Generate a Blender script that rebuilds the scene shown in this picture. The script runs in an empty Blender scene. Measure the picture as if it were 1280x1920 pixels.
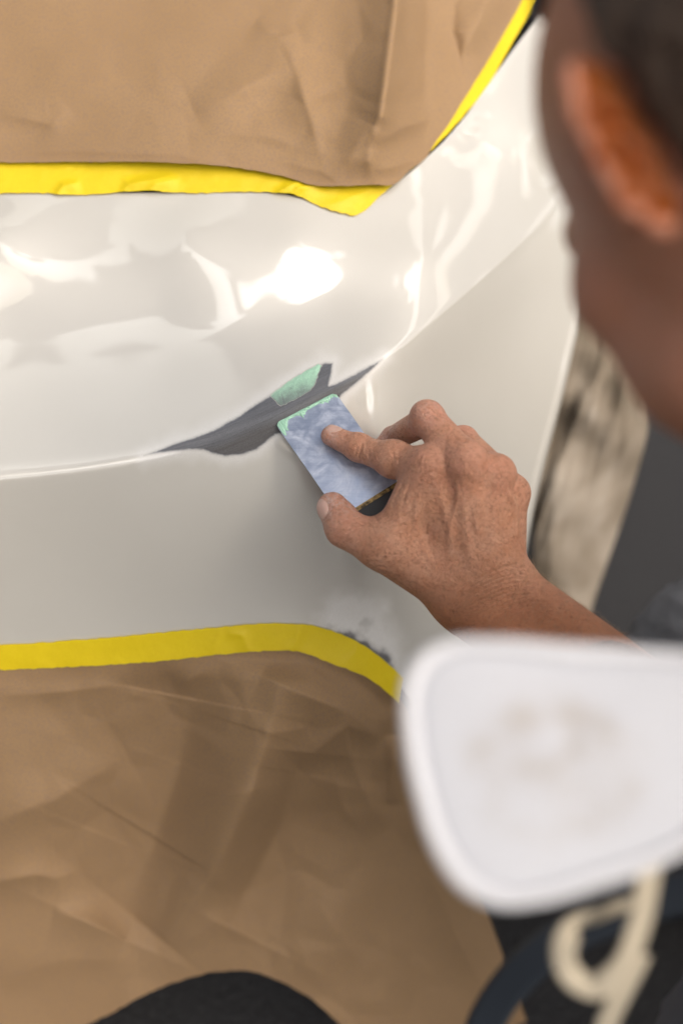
import bpy, bmesh, math, random
import numpy as np
from mathutils import Vector, Matrix
R = math.radians
rng = np.random.default_rng(7)
random.seed(7)
scene = bpy.context.scene
COL = scene.collection

# ------------------------------------------------------------------ camera, sky, sun, exposure
PITCH, CAMZ, FPX = R(30), 1.03, 50 / 24 * 1280
cd = bpy.data.cameras.new("camera")
cam = bpy.data.objects.new("camera", cd); COL.objects.link(cam)
cam.location = (0, 0, CAMZ); cam.rotation_euler = (R(90) - PITCH, 0, 0)
cd.sensor_fit = 'HORIZONTAL'; cd.sensor_width = 24; cd.lens = 50
cd.clip_start = .02; cd.clip_end = 2000
cd.dof.use_dof = True; cd.dof.focus_distance = .925; cd.dof.aperture_fstop = 2.5; cd.dof.aperture_blades = 0
scene.camera = cam
SUN_EL, SUN_AZ = R(34), R(141)            # azimuth clockwise from +Y (towards +X)
w = bpy.data.worlds.new("World"); scene.world = w; w.use_nodes = True
nt = w.node_tree; bg = nt.nodes['Background']
sky = nt.nodes.new('ShaderNodeTexSky'); sky.sky_type = 'NISHITA'; sky.sun_disc = False
sky.sun_elevation = SUN_EL; sky.sun_rotation = SUN_AZ
sky.air_density = .6; sky.dust_density = 7; sky.ozone_density = 0.0
# broken cloud added over the dome, brightened and tinted for paint reflections; flat deck
tc = nt.nodes.new('ShaderNodeTexCoord'); sx = nt.nodes.new('ShaderNodeSeparateXYZ'); nt.links.new(tc.outputs['Generated'], sx.inputs[0])
def wm(op, a, b):
    x = nt.nodes.new('ShaderNodeMath'); x.operation = op
    for k, v in enumerate((a, b)):
        if isinstance(v, (int, float)): x.inputs[k].default_value = v
        else: nt.links.new(v, x.inputs[k])
    return x.outputs[0]
zz = wm('ADD', wm('MAXIMUM', sx.outputs[2], 0.), .22)
cx_ = nt.nodes.new('ShaderNodeCombineXYZ'); nt.links.new(wm('DIVIDE', sx.outputs[0], zz), cx_.inputs[0]); nt.links.new(wm('DIVIDE', sx.outputs[1], zz), cx_.inputs[1]); cx_.inputs[2].default_value = 60.4
cn = nt.nodes.new('ShaderNodeTexNoise'); cn.inputs['Scale'].default_value = 2.2; cn.inputs['Detail'].default_value = 4; cn.inputs['Roughness'].default_value = .5; cn.inputs['Distortion'].default_value = .4
nt.links.new(cx_.outputs[0], cn.inputs['Vector'])
cr = nt.nodes.new('ShaderNodeValToRGB'); cr.color_ramp.elements[0].position = .515; cr.color_ramp.elements[1].position = .535; nt.links.new(cn.outputs['Fac'], cr.inputs[0])
bw = nt.nodes.new('ShaderNodeRGBToBW'); nt.links.new(sky.outputs[0], bw.inputs[0])
cmul = nt.nodes.new('ShaderNodeVectorMath'); cmul.operation = 'SCALE'; cmul.inputs[0].default_value = (5.4, 5.4, 5.4); nt.links.new(bw.outputs[0], cmul.inputs['Scale'])
cn2 = nt.nodes.new('ShaderNodeTexNoise'); cn2.inputs['Scale'].default_value = 1.1; nt.links.new(cx_.outputs[0], cn2.inputs['Vector'])
ct = nt.nodes.new('ShaderNodeValToRGB'); nt.links.new(cn2.outputs['Fac'], ct.inputs[0])
ct.color_ramp.elements[0].position = .42; ct.color_ramp.elements[0].color = (.62, .55, .46, 1); ct.color_ramp.elements[1].position = .56; ct.color_ramp.elements[1].color = (1, 1, 1, 1)
cml2 = nt.nodes.new('ShaderNodeVectorMath'); cml2.operation = 'MULTIPLY'; nt.links.new(cmul.outputs[0], cml2.inputs[0]); nt.links.new(ct.outputs[0], cml2.inputs[1])
cmx = nt.nodes.new('ShaderNodeMix'); cmx.data_type = 'RGBA'; nt.links.new(cr.outputs[0], cmx.inputs[0]); nt.links.new(sky.outputs[0], cmx.inputs[6]); nt.links.new(cml2.outputs[0], cmx.inputs[7])
nt.links.new(cmx.outputs[2], bg.inputs[0]); bg.inputs[1].default_value = .15
sd = bpy.data.lights.new("sun", 'SUN'); sd.energy = .6; sd.angle = R(10); sd.color = (1, .90, .74)
sun = bpy.data.objects.new("sun", sd); COL.objects.link(sun)
sv = Vector((math.sin(SUN_AZ) * math.cos(SUN_EL), math.cos(SUN_AZ) * math.cos(SUN_EL), math.sin(SUN_EL)))
sun.rotation_euler = sv.to_track_quat('Z', 'Y').to_euler(); sun.location = sv * 20
vs = scene.view_settings
vs.view_transform = 'Standard'; vs.look = 'None'; vs.gamma = 1; vs.use_curve_mapping = False
vs.exposure = -.52

# ------------------------------------------------------------------ helpers: space
cp, sp = math.cos(PITCH), math.sin(PITCH)
def c2w(p):                                  # view axes in mm (right, up, depth) -> world metres
    p = np.asarray(p, float) / 1000
    return np.stack([p[..., 0], p[..., 2] * cp + p[..., 1] * sp, CAMZ - p[..., 2] * sp + p[..., 1] * cp], -1)
def w2c(p):
    p = np.asarray(p, float).copy(); z = p[..., 2] - CAMZ
    return np.stack([p[..., 0], p[..., 1] * sp + z * cp, p[..., 1] * cp - z * sp], -1) * 1000
def pc(px, py, d):                           # bearing + distance in mm -> view axes mm
    px, py, d = np.broadcast_arrays(np.asarray(px, float), np.asarray(py, float), np.asarray(d, float))
    return np.stack([(px - 640) / FPX * d, (960 - py) / FPX * d, d], -1)
def topx(p):
    return np.stack([640 + p[..., 0] / p[..., 2] * FPX, 960 - p[..., 1] / p[..., 2] * FPX], -1)

# ------------------------------------------------------------------ helpers: objects
def thing(name, label, cat, loc, group=None):
    o = bpy.data.objects.new(name, None); COL.objects.link(o); o.location = loc; o.empty_display_size = .05
    o['label'] = label; o['category'] = cat
    if group: o['group'] = group
    return o
def tag(o, label, cat, group=None):
    o['label'] = label; o['category'] = cat
    if group: o['group'] = group
    return o
def mesh_obj(name, V, F, mats, parent=None, attrs=None, cols=None, smooth=True, face_cam=False, recalc=False, matidx=None, origin=None):
    V = np.asarray(V, float)
    off = np.zeros(3)
    root = parent
    if parent is not None:
        q = parent
        while q is not None: off = off + np.array(q.location); q = q.parent
    else:
        off = np.array(origin if origin is not None else [V[:, 0].mean(), V[:, 1].mean(), V[:, 2].min()])
    m = bpy.data.meshes.new(name)
    m.from_pydata((V - off).tolist(), [], [list(map(int, f)) for f in F] if not isinstance(F, np.ndarray) else F.tolist())
    if recalc or face_cam:
        bm = bmesh.new(); bm.from_mesh(m)
        bmesh.ops.recalc_face_normals(bm, faces=bm.faces)
        if face_cam:
            tot = 0; c = Vector((0, 0, CAMZ)) - Vector(off)
            for f in list(bm.faces)[::max(1, len(bm.faces) // 400)]:
                tot += f.normal.dot((c - f.calc_center_median()).normalized())
            if tot < 0: bmesh.ops.reverse_faces(bm, faces=bm.faces)
        bm.to_mesh(m); bm.free()
    for mm in (mats if isinstance(mats, (list, tuple)) else [mats]): m.materials.append(mm)
    if smooth: m.polygons.foreach_set('use_smooth', [True] * len(m.polygons))
    if matidx is not None: m.polygons.foreach_set('material_index', np.asarray(matidx, int).tolist())
    for k, a in (attrs or {}).items():
        at = m.attributes.new(k, 'FLOAT', 'POINT'); at.data.foreach_set('value', np.asarray(a, np.float32).ravel())
    for k, a in (cols or {}).items():
        at = m.attributes.new(k, 'FLOAT_COLOR', 'POINT')
        a = np.asarray(a, np.float32)
        if a.shape[1] == 3: a = np.concatenate([a, np.ones((len(a), 1), np.float32)], 1)
        at.data.foreach_set('color', a.ravel())
    m.update()
    o = bpy.data.objects.new(name, m); COL.objects.link(o)
    if parent is not None: o.parent = parent
    else: o.location = off
    return o
def grid_faces(nu, nv, keep=None):
    i = np.arange(nu * nv).reshape(nu, nv)
    F = np.stack([i[:-1, :-1], i[1:, :-1], i[1:, 1:], i[:-1, 1:]], -1).reshape(-1, 4)
    if keep is not None:
        k = keep.reshape(-1)
        F = F[k[F].any(1)]
    return F
def compact(V, F, *arrs):
    used = np.unique(F); mp = np.full(len(V), -1); mp[used] = np.arange(len(used))
    return (V[used], mp[F]) + tuple(a[used] for a in arrs)

# ------------------------------------------------------------------ helpers: numeric
def vnoise(p, seed=0):                       # value noise, any dimension, about -1..1
    p = np.asarray(p, float); i = np.floor(p).astype(np.int64); f = p - i; f = f * f * (3 - 2 * f)
    out = 0
    D = p.shape[-1]
    for c in range(2 ** D):
        h = np.full(p.shape[:-1], seed * 7919 + 1013, np.int64); wgt = 1
        for k in range(D):
            b = (c >> k) & 1
            h = (h ^ ((i[..., k] + b) * [73856093, 19349663, 83492791][k])) * 1274126177 & 0x7fffffff
            h = h ^ (h >> 13)
            wgt = wgt * (f[..., k] if b else 1 - f[..., k])
        h = (h * 1103515245 + 12345) & 0x7fffffff
        out = out + wgt * ((h & 0xffff) / 32767.5 - 1)
    return out
def fbm(p, n=4, seed=0, gain=.5):
    a, s = 1, 0
    for k in range(n): s = s + a * vnoise(np.asarray(p) * 2 ** k, seed + k); a *= gain
    return s
class TPS:
    def __init__(self, pts):
        P = np.array(pts, float); X = P[:, :2] / 1000; n = len(X)
        K = self.k(X[:, None] - X[None]) + np.eye(n) * 1e-5
        A = np.zeros((n + 3, n + 3)); A[:n, :n] = K; A[:n, n] = 1; A[:n, n + 1:] = X; A[n, :n] = 1; A[n + 1:, :n] = X.T
        self.X = X; self.c = np.linalg.solve(A, np.concatenate([P[:, 2], [0, 0, 0]]))
    def k(self, d):
        r2 = (d ** 2).sum(-1) + 1e-12; return r2 * np.log(r2) * .5
    def __call__(self, px, py):
        q = np.stack(np.broadcast_arrays(px, py), -1).astype(float) / 1000; sh = q.shape[:-1]; q = q.reshape(-1, 2)
        out = np.empty(len(q)); n = len(self.X)
        for s in range(0, len(q), 20000):
            b = q[s:s + 20000]
            out[s:s + 20000] = self.k(b[:, None] - self.X[None]) @ self.c[:n] + self.c[n] + b @ self.c[n + 1:]
        return out.reshape(sh)
def curve(ts, P, t):                         # Catmull-Rom style cubic through P at parameters ts
    ts = np.asarray(ts, float); P = np.asarray(P, float); t = np.asarray(t, float)
    m = np.gradient(P, ts, axis=0)
    i = np.clip(np.searchsorted(ts, t, side='right') - 1, 0, len(ts) - 2)
    h = (ts[i + 1] - ts[i]); u = ((t - ts[i]) / h)[..., None]; h = h[..., None]
    return (2*u**3-3*u**2+1)*P[i] + (u**3-2*u**2+u)*h*m[i] + (-2*u**3+3*u**2)*P[i+1] + (u**3-u**2)*h*m[i+1]
def poly_path(P, n):                         # smooth resample of a polyline by arc length
    P = np.asarray(P, float); s = np.concatenate([[0], np.cumsum(np.linalg.norm(np.diff(P, axis=0), axis=1))])
    return curve(s, P, np.linspace(0, s[-1], n))
def seg_dist(q, P):                          # distance of points q (N,2) to polyline, and arc fraction
    P = np.asarray(P, float); best = np.full(len(q), 1e9); arc = np.zeros(len(q)); sgn = np.zeros(len(q))
    L = np.concatenate([[0], np.cumsum(np.linalg.norm(np.diff(P, axis=0), axis=1))])
    for k in range(len(P) - 1):
        a, b = P[k], P[k + 1]; ab = b - a; t = np.clip(((q - a) @ ab) / (ab @ ab), 0, 1)
        e = q - (a + t[:, None] * ab); d = np.linalg.norm(e, axis=1); m = d < best
        best[m] = d[m]; arc[m] = ((L[k] + t * np.linalg.norm(ab)) / L[-1])[m]
        sgn[m] = np.sign(ab[0] * e[:, 1] - ab[1] * e[:, 0])[m]
    return best, arc, sgn
def inside(q, P):
    P = np.asarray(P, float); r = np.zeros(len(q), bool); n = len(P)
    for k in range(n):
        a, b = P[k], P[(k + 1) % n]
        c = (a[1] > q[:, 1]) != (b[1] > q[:, 1])
        with np.errstate(divide='ignore', invalid='ignore'):
            xi = (b[0] - a[0]) * (q[:, 1] - a[1]) / (b[1] - a[1]) + a[0]
        r ^= c & (q[:, 0] < xi)
    return r
def sdf_poly(q, P):                          # negative inside
    d, _, _ = seg_dist(q, list(P) + [P[0]]); return np.where(inside(q, P), -d, d)
def sstep(a, b, x):
    t = np.clip((x - a) / (b - a), 0, 1); return t * t * (3 - 2 * t)
def fold(q, P, amp, wl, wr, p=1.3, taper=.25):   # paper crease: tent profile with different flanks
    d, arc, s = seg_dist(q, P)
    wd = np.where(s > 0, wr, wl)
    core = np.sqrt((d / wd) ** 2 + .004)     # a slightly rounded crest
    f = amp * np.clip(1 - core / 1.7, 0, 1) ** 2.3 * 1.12
    return f * np.sin(np.pi * np.clip(arc, 0, 1)) ** .8 if taper else f

def creases(q, cell, seed, amp, wid):        # straight crease lines between randomly tilted paper facets
    g = q / cell; i0 = np.floor(g).astype(int); f1 = np.full(len(q), 9.); f2 = f1.copy(); tl = np.zeros(len(q))
    for dx in (-1, 0, 1):
        for dy in (-1, 0, 1):
            c = i0 + [dx, dy]; cf = c.astype(float) * 1.37
            jx, jy = vnoise(cf + .01, seed) * .45, vnoise(cf + .01, seed + 50) * .45
            e = g - c - .5 - np.stack([jx, jy], -1); d = np.linalg.norm(e, axis=1)
            t = e[:, 0] * vnoise(cf + .01, seed + 90) + e[:, 1] * vnoise(cf + .01, seed + 120)
            m = d < f1; f2 = np.where(m, f1, np.minimum(f2, d)); tl = np.where(m, t, tl); f1 = np.where(m, d, f1)
    edge = np.clip((f2 - f1) / wid, 0, 1)
    mask = sstep(-.35, .35, vnoise(q / (cell * 1.7), seed + 7))
    return amp * (np.sqrt(edge ** 2 + .004) + .9 * tl * edge) * mask
# ------------------------------------------------------------------ helpers: implicit surfaces
def rcone(p, a, b, ra, rb):
    a = np.asarray(a, float); ba = np.asarray(b, float) - a
    t = np.clip(((p - a) @ ba) / (ba @ ba), 0, 1)
    return np.linalg.norm(p - a - t[:, None] * ba, axis=1) - (ra + (rb - ra) * t)
def ellip(p, c, axes, r):
    q = (p - np.asarray(c)) @ np.asarray(axes).T; r = np.asarray(r, float)
    k0 = np.linalg.norm(q / r, axis=1); k1 = np.linalg.norm(q / r ** 2, axis=1) + 1e-9
    return k0 * (k0 - 1) / k1
def smin(a, b, k):
    h = np.maximum(k - np.abs(a - b), 0) / k; return np.minimum(a, b) - h * h * k * .25
def smax(a, b, k): return -smin(-a, -b, k)
def surface(f, lo, hi, h, project=3):        # naive surface nets on a sparse grid
    lo = np.asarray(lo, float); hi = np.asarray(hi, float)
    B = 4; nb = np.ceil((hi - lo) / (h * B)).astype(int) + 1; n = nb * B
    def ev(P): return np.concatenate([f(P[s:s + 200000]) for s in range(0, len(P), 200000)])
    gc = np.stack(np.meshgrid(*[np.arange(k) for k in nb], indexing='ij'), -1).reshape(-1, 3)
    cen = lo + (gc * B + (B - 1) / 2) * h
    fc = ev(cen); act = np.abs(fc) < h * B * 1.6
    Fv = np.repeat(np.repeat(np.repeat(np.where(fc < 0, -1., 1.).reshape(nb), B, 0), B, 1), B, 2)
    loc = np.stack(np.meshgrid(*[np.arange(B)] * 3, indexing='ij'), -1).reshape(-1, 3)
    idx = (gc[act][:, None] * B + loc[None]).reshape(-1, 3)
    Fv[idx[:, 0], idx[:, 1], idx[:, 2]] = ev(lo + idx * h)
    ins = Fv < 0
    c = [ins[dx:n[0]-1+dx, dy:n[1]-1+dy, dz:n[2]-1+dz] for dx in (0, 1) for dy in (0, 1) for dz in (0, 1)]
    s = sum(x.astype(np.int8) for x in c); cells = np.argwhere((s > 0) & (s < 8))
    vid = np.full(tuple(n - 1), -1, np.int64); vid[cells[:, 0], cells[:, 1], cells[:, 2]] = np.arange(len(cells))
    acc = np.zeros((len(cells), 3)); cnt = np.zeros(len(cells))
    for ax in range(3):
        o1, o2 = [k for k in range(3) if k != ax]
        for da in (0, 1):
            for db in (0, 1):
                A = cells.copy(); A[:, o1] += da; A[:, o2] += db; Bc = A.copy(); Bc[:, ax] += 1
                va = Fv[A[:, 0], A[:, 1], A[:, 2]]; vb = Fv[Bc[:, 0], Bc[:, 1], Bc[:, 2]]
                m = (va < 0) != (vb < 0); t = va[m] / (va[m] - vb[m])
                pt = A[m].astype(float); pt[:, ax] += t; acc[m] += pt; cnt[m] += 1
    V = lo + acc / cnt[:, None] * h
    Q = []
    for ax in range(3):
        o1, o2 = (ax + 1) % 3, (ax + 2) % 3
        sl0 = [slice(1, None)] * 3; sl0[ax] = slice(0, -1); sl1 = [slice(1, None)] * 3
        a = ins[tuple(sl0)]; b = ins[tuple(sl1)]
        e = np.argwhere(a != b)
        fl = a[e[:, 0], e[:, 1], e[:, 2]]
        e = e + 1; e[:, ax] -= 1
        ok = (e < n - 1).all(1); e = e[ok]; fl = fl[ok]
        q = []
        for d1, d2 in ((0, 0), (1, 0), (1, 1), (0, 1)):
            g = e.copy(); g[:, o1] -= d1; g[:, o2] -= d2; q.append(vid[g[:, 0], g[:, 1], g[:, 2]])
        q = np.stack(q, -1); q[~fl] = q[~fl][:, ::-1]; Q.append(q[(q >= 0).all(1)])
    F = np.concatenate(Q)
    for _ in range(project):
        f0 = ev(V); g = np.stack([ev(V + np.eye(3)[k] * h * .3) - f0 for k in range(3)], -1) / (h * .3)
        st = np.clip(f0, -h, h)[:, None] * g / np.maximum((g ** 2).sum(1), .2)[:, None]
        V = V - st * .8
    g = np.stack([ev(V + np.eye(3)[k] * h * .5) - ev(V - np.eye(3)[k] * h * .5) for k in range(3)], -1)
    N = g / (np.linalg.norm(g, axis=1)[:, None] + 1e-12)
    return V, F, N

# ------------------------------------------------------------------ helpers: materials
def mat(name, base=(.5, .5, .5), rough=.5, build=None, **kw):
    m = bpy.data.materials.new(name); m.use_nodes = True
    b = m.node_tree.nodes['Principled BSDF']
    b.inputs['Base Color'].default_value = (*base, 1); b.inputs['Roughness'].default_value = rough
    for k, v in kw.items(): b.inputs[k.replace('_', ' ')].default_value = v
    if build: build(N_(m), b)
    return m
class N_:
    def __init__(s, m): s.t = m.node_tree; s.L = s.t.links.new
    def n(s, typ, **kw):
        x = s.t.nodes.new('ShaderNode' + typ)
        for k, v in kw.items():
            if hasattr(x, k): setattr(x, k, v)
            else: x.inputs[k].default_value = v
        return x
    def obj(s, scale=(1, 1, 1), rot=(0, 0, 0)):
        c = s.n('TexCoord'); mp = s.n('Mapping'); mp.inputs['Scale'].default_value = scale; mp.inputs['Rotation'].default_value = rot
        s.L(c.outputs['Object'], mp.inputs[0]); return mp.outputs[0]
    def noise(s, vec, scale, detail=4, rough=.55, dist=0):
        x = s.n('TexNoise'); x.inputs['Scale'].default_value = scale; x.inputs['Detail'].default_value = detail
        x.inputs['Roughness'].default_value = rough; x.inputs['Distortion'].default_value = dist
        s.L(vec, x.inputs['Vector']); return x.outputs['Fac']
    def voro(s, vec, scale, feature='F1', rand=1):
        x = s.n('TexVoronoi', feature=feature); x.inputs['Scale'].default_value = scale; x.inputs['Randomness'].default_value = rand
        s.L(vec, x.inputs['Vector']); return x.outputs['Distance']
    def ramp(s, fac, stops):
        r = s.n('ValToRGB'); e = r.color_ramp.elements
        while len(e) < len(stops): e.new(.5)
        for q, (p, c) in zip(e, stops): q.position = p; q.color = (*c, 1) if not isinstance(c, (int, float)) else (c, c, c, 1)
        s.L(fac, r.inputs[0]); return r.outputs[0]
    def mix(s, fac, a, b, mode='MIX'):
        x = s.n('Mix', data_type='RGBA', blend_type=mode)
        for sock, v in ((x.inputs[0], fac), (x.inputs[6], a), (x.inputs[7], b)):
            if isinstance(v, (int, float)): sock.default_value = v
            elif isinstance(v, tuple): sock.default_value = (*v, 1)
            else: s.L(v, sock)
        return x.outputs[2]
    def math(s, op, a, b=0, clamp=False):
        x = s.n('Math', operation=op); x.use_clamp = clamp
        for k, v in ((0, a), (1, b)):
            if isinstance(v, (int, float)): x.inputs[k].default_value = v
            else: s.L(v, x.inputs[k])
        return x.outputs[0]
    def attr(s, name, out='Fac'):
        return s.n('Attribute', attribute_name=name).outputs[out]
    def bump(s, h, dist, strength=1, prev=None):
        x = s.n('Bump'); x.inputs['Distance'].default_value = dist; x.inputs['Strength'].default_value = strength
        s.L(h, x.inputs['Height'])
        if prev is not None: s.L(prev, x.inputs['Normal'])
        return x.outputs[0]

def b_paint(k, b):
    v = k.obj(); L = k.L
    n = k.noise(v, 9, 3); fl = k.noise(v, 5200, 1)
    c = k.mix(k.ramp(n, [(.3, 0.), (.7, 1.)]), (.565, .55, .51), (.60, .585, .545))
    c = k.mix(k.ramp(fl, [(.35, 0.), (.7, .35)]), c, (.66, .645, .60))
    dust = k.voro(v, 260); sp_ = k.ramp(dust, [(.035, 1.), (.06, 0.)]); keep = k.ramp(k.noise(v, 60, 2), [(.56, 0.), (.62, 1.)])
    c = k.mix(k.math('MULTIPLY', k.math('MULTIPLY', sp_, keep), .35), c, (.30, .29, .27))
    L(c, b.inputs['Base Color'])
    hz = k.attr('haze')
    L(k.math('ADD', k.math('MULTIPLY', hz, .2), .006), b.inputs['Coat Roughness'])
    L(k.bump(k.noise(v, 320, 2), .000003), b.inputs['Coat Normal'])
M_paint = mat('pearl_white_paint', rough=.42, build=b_paint, Metallic=.08, Coat_Weight=1., Coat_IOR=2.3)

def b_patch(k, b):                           # the same paint, worn through: bare = 1 where clear coat and colour are gone
    b_paint(k, b)
    old = b.inputs['Base Color'].links[0].from_socket
    ba = k.attr('bare'); v = k.obj()
    gr = k.noise(v, 2400, 2); c = k.mix(1.0, k.attr('col', 'Color'), k.ramp(gr, [(.3, .72), (.7, 1.25)]), 'MULTIPLY')
    k.L(k.mix(ba, old, c), b.inputs['Base Color'])
    k.L(k.math('SUBTRACT', 1., k.math('MULTIPLY', ba, 2.2), True), b.inputs['Coat Weight'])
    k.L(k.math('ADD', .42, k.math('MULTIPLY', ba, .15)), b.inputs['Roughness'])
    k.L(k.bump(k.math('MULTIPLY', gr, ba), .00012), b.inputs['Normal'])
M_patch = mat('sanded_primer', rough=.55, build=b_patch, Metallic=.08, Coat_Weight=1., Coat_IOR=2.3)

def b_kraft(k, b):
    v = k.obj()
    n1 = k.noise(v, 14, 4); n2 = k.noise(v, 560, 4, .75); n3 = k.noise(k.obj((1, 1, 1)), 1500, 2)
    c = k.mix(k.ramp(n1, [(.3, 0.), (.7, 1.)]), (.285, .178, .086), (.325, .207, .104))
    c = k.mix(k.ramp(n2, [(.38, .85), (.54, 0.)]), c, (.25, .165, .105))
    c = k.mix(k.ramp(n3, [(.38, .45), (.56, 0.)]), c, (.23, .16, .11))
    k.L(c, b.inputs['Base Color'])
    k.L(k.bump(n2, .00012, .6, k.bump(k.noise(v, 40, 3), .0007, .4)), b.inputs['Normal'])
M_kraft = mat('kraft_paper', rough=.68, build=b_kraft, Specular_IOR_Level=.25)
def b_tape(k, b):
    v = k.obj(); n = k.noise(v, 40, 4); cr = k.noise(v, 900, 3)
    c = k.mix(n, (.63, .48, .007), (.72, .56, .012)); k.L(k.mix(k.ramp(cr, [(.35, .25), (.6, 0.)]), c, (.60, .40, .01)), b.inputs['Base Color'])
    k.L(k.bump(cr, .00012, .8, k.bump(k.noise(v, 120, 3), .0006, .5)), b.inputs['Normal'])
M_tape = mat('yellow_crepe_tape', rough=.5, build=b_tape, Specular_IOR_Level=.35)
M_dark = mat('black_plastic', (.012, .012, .013), .6)

def b_steel(k, b):
    v = k.obj()
    st = k.n('TexNoise'); k.L(k.obj((60, 900, 900), (.4, .2, .7)), st.inputs['Vector']); st.inputs['Scale'].default_value = 1; st.inputs['Detail'].default_value = 3
    sw = k.noise(v, 70, 5, .65, 2.2); sm = k.noise(v, 38, 5, .7, 1.5)
    c = k.mix(st.outputs['Fac'], (.30, .36, .50), (.44, .51, .66))
    smear = k.math('MULTIPLY', k.ramp(sm, [(.42, .15), (.66, 1.)]), k.ramp(sw, [(.3, .1), (.6, .8)]))
    k.L(k.mix(smear, c, (.66, .70, .80)), b.inputs['Base Color'])
    k.L(k.math('ADD', k.math('MULTIPLY', smear, .3), .3), b.inputs['Roughness'])
    k.L(k.math('SUBTRACT', .8, k.math('MULTIPLY', smear, .6)), b.inputs['Metallic'])
    k.L(k.bump(st.outputs['Fac'], .00008), b.inputs['Normal'])
M_steel = mat('scratched_steel', rough=.4, build=b_steel)
M_spine = mat('black_rubber', (.014, .014, .015), .5)
M_brass = mat('rusty_edge', (.22, .14, .05), .5, Metallic=.5, build=lambda k, b: k.L(k.ramp(k.noise(k.obj(), 300, 4), [(.4, (.06, .04, .02)), (.6, (.40, .27, .10))]), b.inputs['Base Color']))

def b_skin(k, b):
    v = k.obj()
    mot = k.noise(v, 75, 4, .6); fine = k.noise(v, 420, 4, .6); red = k.attr('red'); tan = k.attr('tan')
    c = k.mix(k.ramp(mot, [(.3, 0.), (.7, 1.)]), (.585, .285, .172), (.675, .375, .255))
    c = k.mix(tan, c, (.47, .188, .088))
    c = k.mix(k.math('MULTIPLY', red, k.math('SUBTRACT', 1., k.math('MULTIPLY', tan, .55))), c, (.60, .265, .205))
    c = k.mix(k.ramp(fine, [(.36, .5), (.5, 0.)]), c, (.36, .16, .09))
    fr = k.voro(v, 230); fm = k.ramp(k.noise(v, 55, 2), [(.5, 0.), (.6, 1.)])
    c = k.mix(k.math('MULTIPLY', k.ramp(fr, [(.12, .55), (.3, 0.)]), fm), c, (.27, .115, .06))
    dustn = k.math('MULTIPLY', k.attr('dust'), k.ramp(k.noise(v, 260, 5, .7), [(.42, 0.), (.62, .8)]))
    c = k.mix(dustn, c, (.66, .56, .53))
    k.L(c, b.inputs['Base Color'])
    cell = k.voro(k.obj((1, 1, 1)), 900, 'DISTANCE_TO_EDGE'); cell2 = k.voro(v, 420, 'DISTANCE_TO_EDGE')
    h1 = k.ramp(cell, [(0, 0.), (.16, 1.)]); h2 = k.ramp(cell2, [(0, 0.), (.1, 1.)])
    bb = k.bump(h1, .00026, .7, k.bump(h2, .0004, .7, k.bump(k.noise(v, 260, 4), .001, .7)))
    k.L(bb, b.inputs['Normal'])
    k.L(k.math('ADD', k.math('MULTIPLY', fine, .2), .38), b.inputs['Roughness'])
M_skin = mat('tanned_skin', rough=.48, build=b_skin, Subsurface_Weight=.12, Subsurface_Scale=.004, Specular_IOR_Level=.42)
M_skin.node_tree.nodes['Principled BSDF'].inputs['Subsurface Radius'].default_value = (1, .35, .2)
def b_ear(k, b):
    tr = k.n('BsdfTranslucent'); tr.inputs[0].default_value = (.62, .15, .0, 1)
    mx = k.n('MixShader'); mx.inputs[0].default_value = .6
    out = [n for n in k.t.nodes if n.type == 'OUTPUT_MATERIAL'][0]
    k.L(b.outputs[0], mx.inputs[1]); k.L(tr.outputs[0], mx.inputs[2]); k.L(mx.outputs[0], out.inputs[0])
M_ear = mat('thin_ear_skin', (.34, .10, .015), .5, build=b_ear)
M_nail = mat('fingernail', (.62, .40, .33), .3, Subsurface_Weight=.1, Subsurface_Scale=.002)
M_hair = mat('dark_hair', (.05, .031, .02), .6, build=lambda k, b: k.L(k.bump(k.noise(k.obj((1, 1, 1)), 300, 4), .002), b.inputs['Normal']))
def b_cloth(c0, c1, sc):
    def f(k, b):
        v = k.obj(); k.L(k.mix(k.noise(v, 18, 5), c0, c1), b.inputs['Base Color'])
        k.L(k.bump(k.noise(v, sc, 3), .0006, .7, k.bump(k.noise(v, 25, 4), .006, .6)), b.inputs['Normal'])
    return f
M_navy = mat('navy_workwear', rough=.85, build=b_cloth((.016, .019, .028), (.028, .033, .046), 900))
M_grey = mat('grey_trousers', rough=.9, build=b_cloth((.085, .09, .105), (.13, .135, .15), 900))
def b_canvas(k, b):
    v = k.obj(); n = k.noise(k.obj((1, 1, .8)), 13, 5, .55, .3); n2 = k.noise(v, 6, 3)
    c = k.ramp(n, [(.34, (.19, .155, .115)), (.48, (.25, .21, .165)), (.6, (.36, .315, .265)), (.72, (.42, .38, .335))])
    k.L(c, b.inputs['Base Color']); k.L(k.bump(k.noise(v, 30, 3), .003, .6), b.inputs['Normal'])
M_canvas = mat('stained_canvas', rough=.9, build=b_canvas)
def b_asph(k, b):
    v = k.obj(); n = k.noise(v, 130, 5, .7); n2 = k.noise(v, 1.2, 4); st = k.voro(v, 160)
    c = k.mix(k.ramp(n, [(.35, 0.), (.7, 1.)]), (.020, .020, .023), (.044, .044, .048)); c = k.mix(n2, c, (.034, .033, .035))
    k.L(k.mix(k.ramp(st, [(.1, .35), (.3, 0.)]), c, (.12, .118, .115)), b.inputs['Base Color'])
    k.L(k.bump(n, .004, 1, k.bump(st, .004, .6)), b.inputs['Normal'])
M_asph = mat('asphalt', rough=.85, build=b_asph)
def b_pad(k, b):
    v = k.obj(); ring = k.attr('ring'); n = k.noise(v, 70, 5, .65, 1.)
    c = k.mix(k.math('MULTIPLY', ring, k.ramp(n, [(.3, .15), (.65, 1.)])), (.46, .475, .52), (.30, .255, .21))
    k.L(c, b.inputs['Base Color']); k.L(k.bump(k.noise(v, 500, 3), .0008), b.inputs['Normal'])
M_pad = mat('white_filter_felt', rough=.9, build=b_pad)
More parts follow.
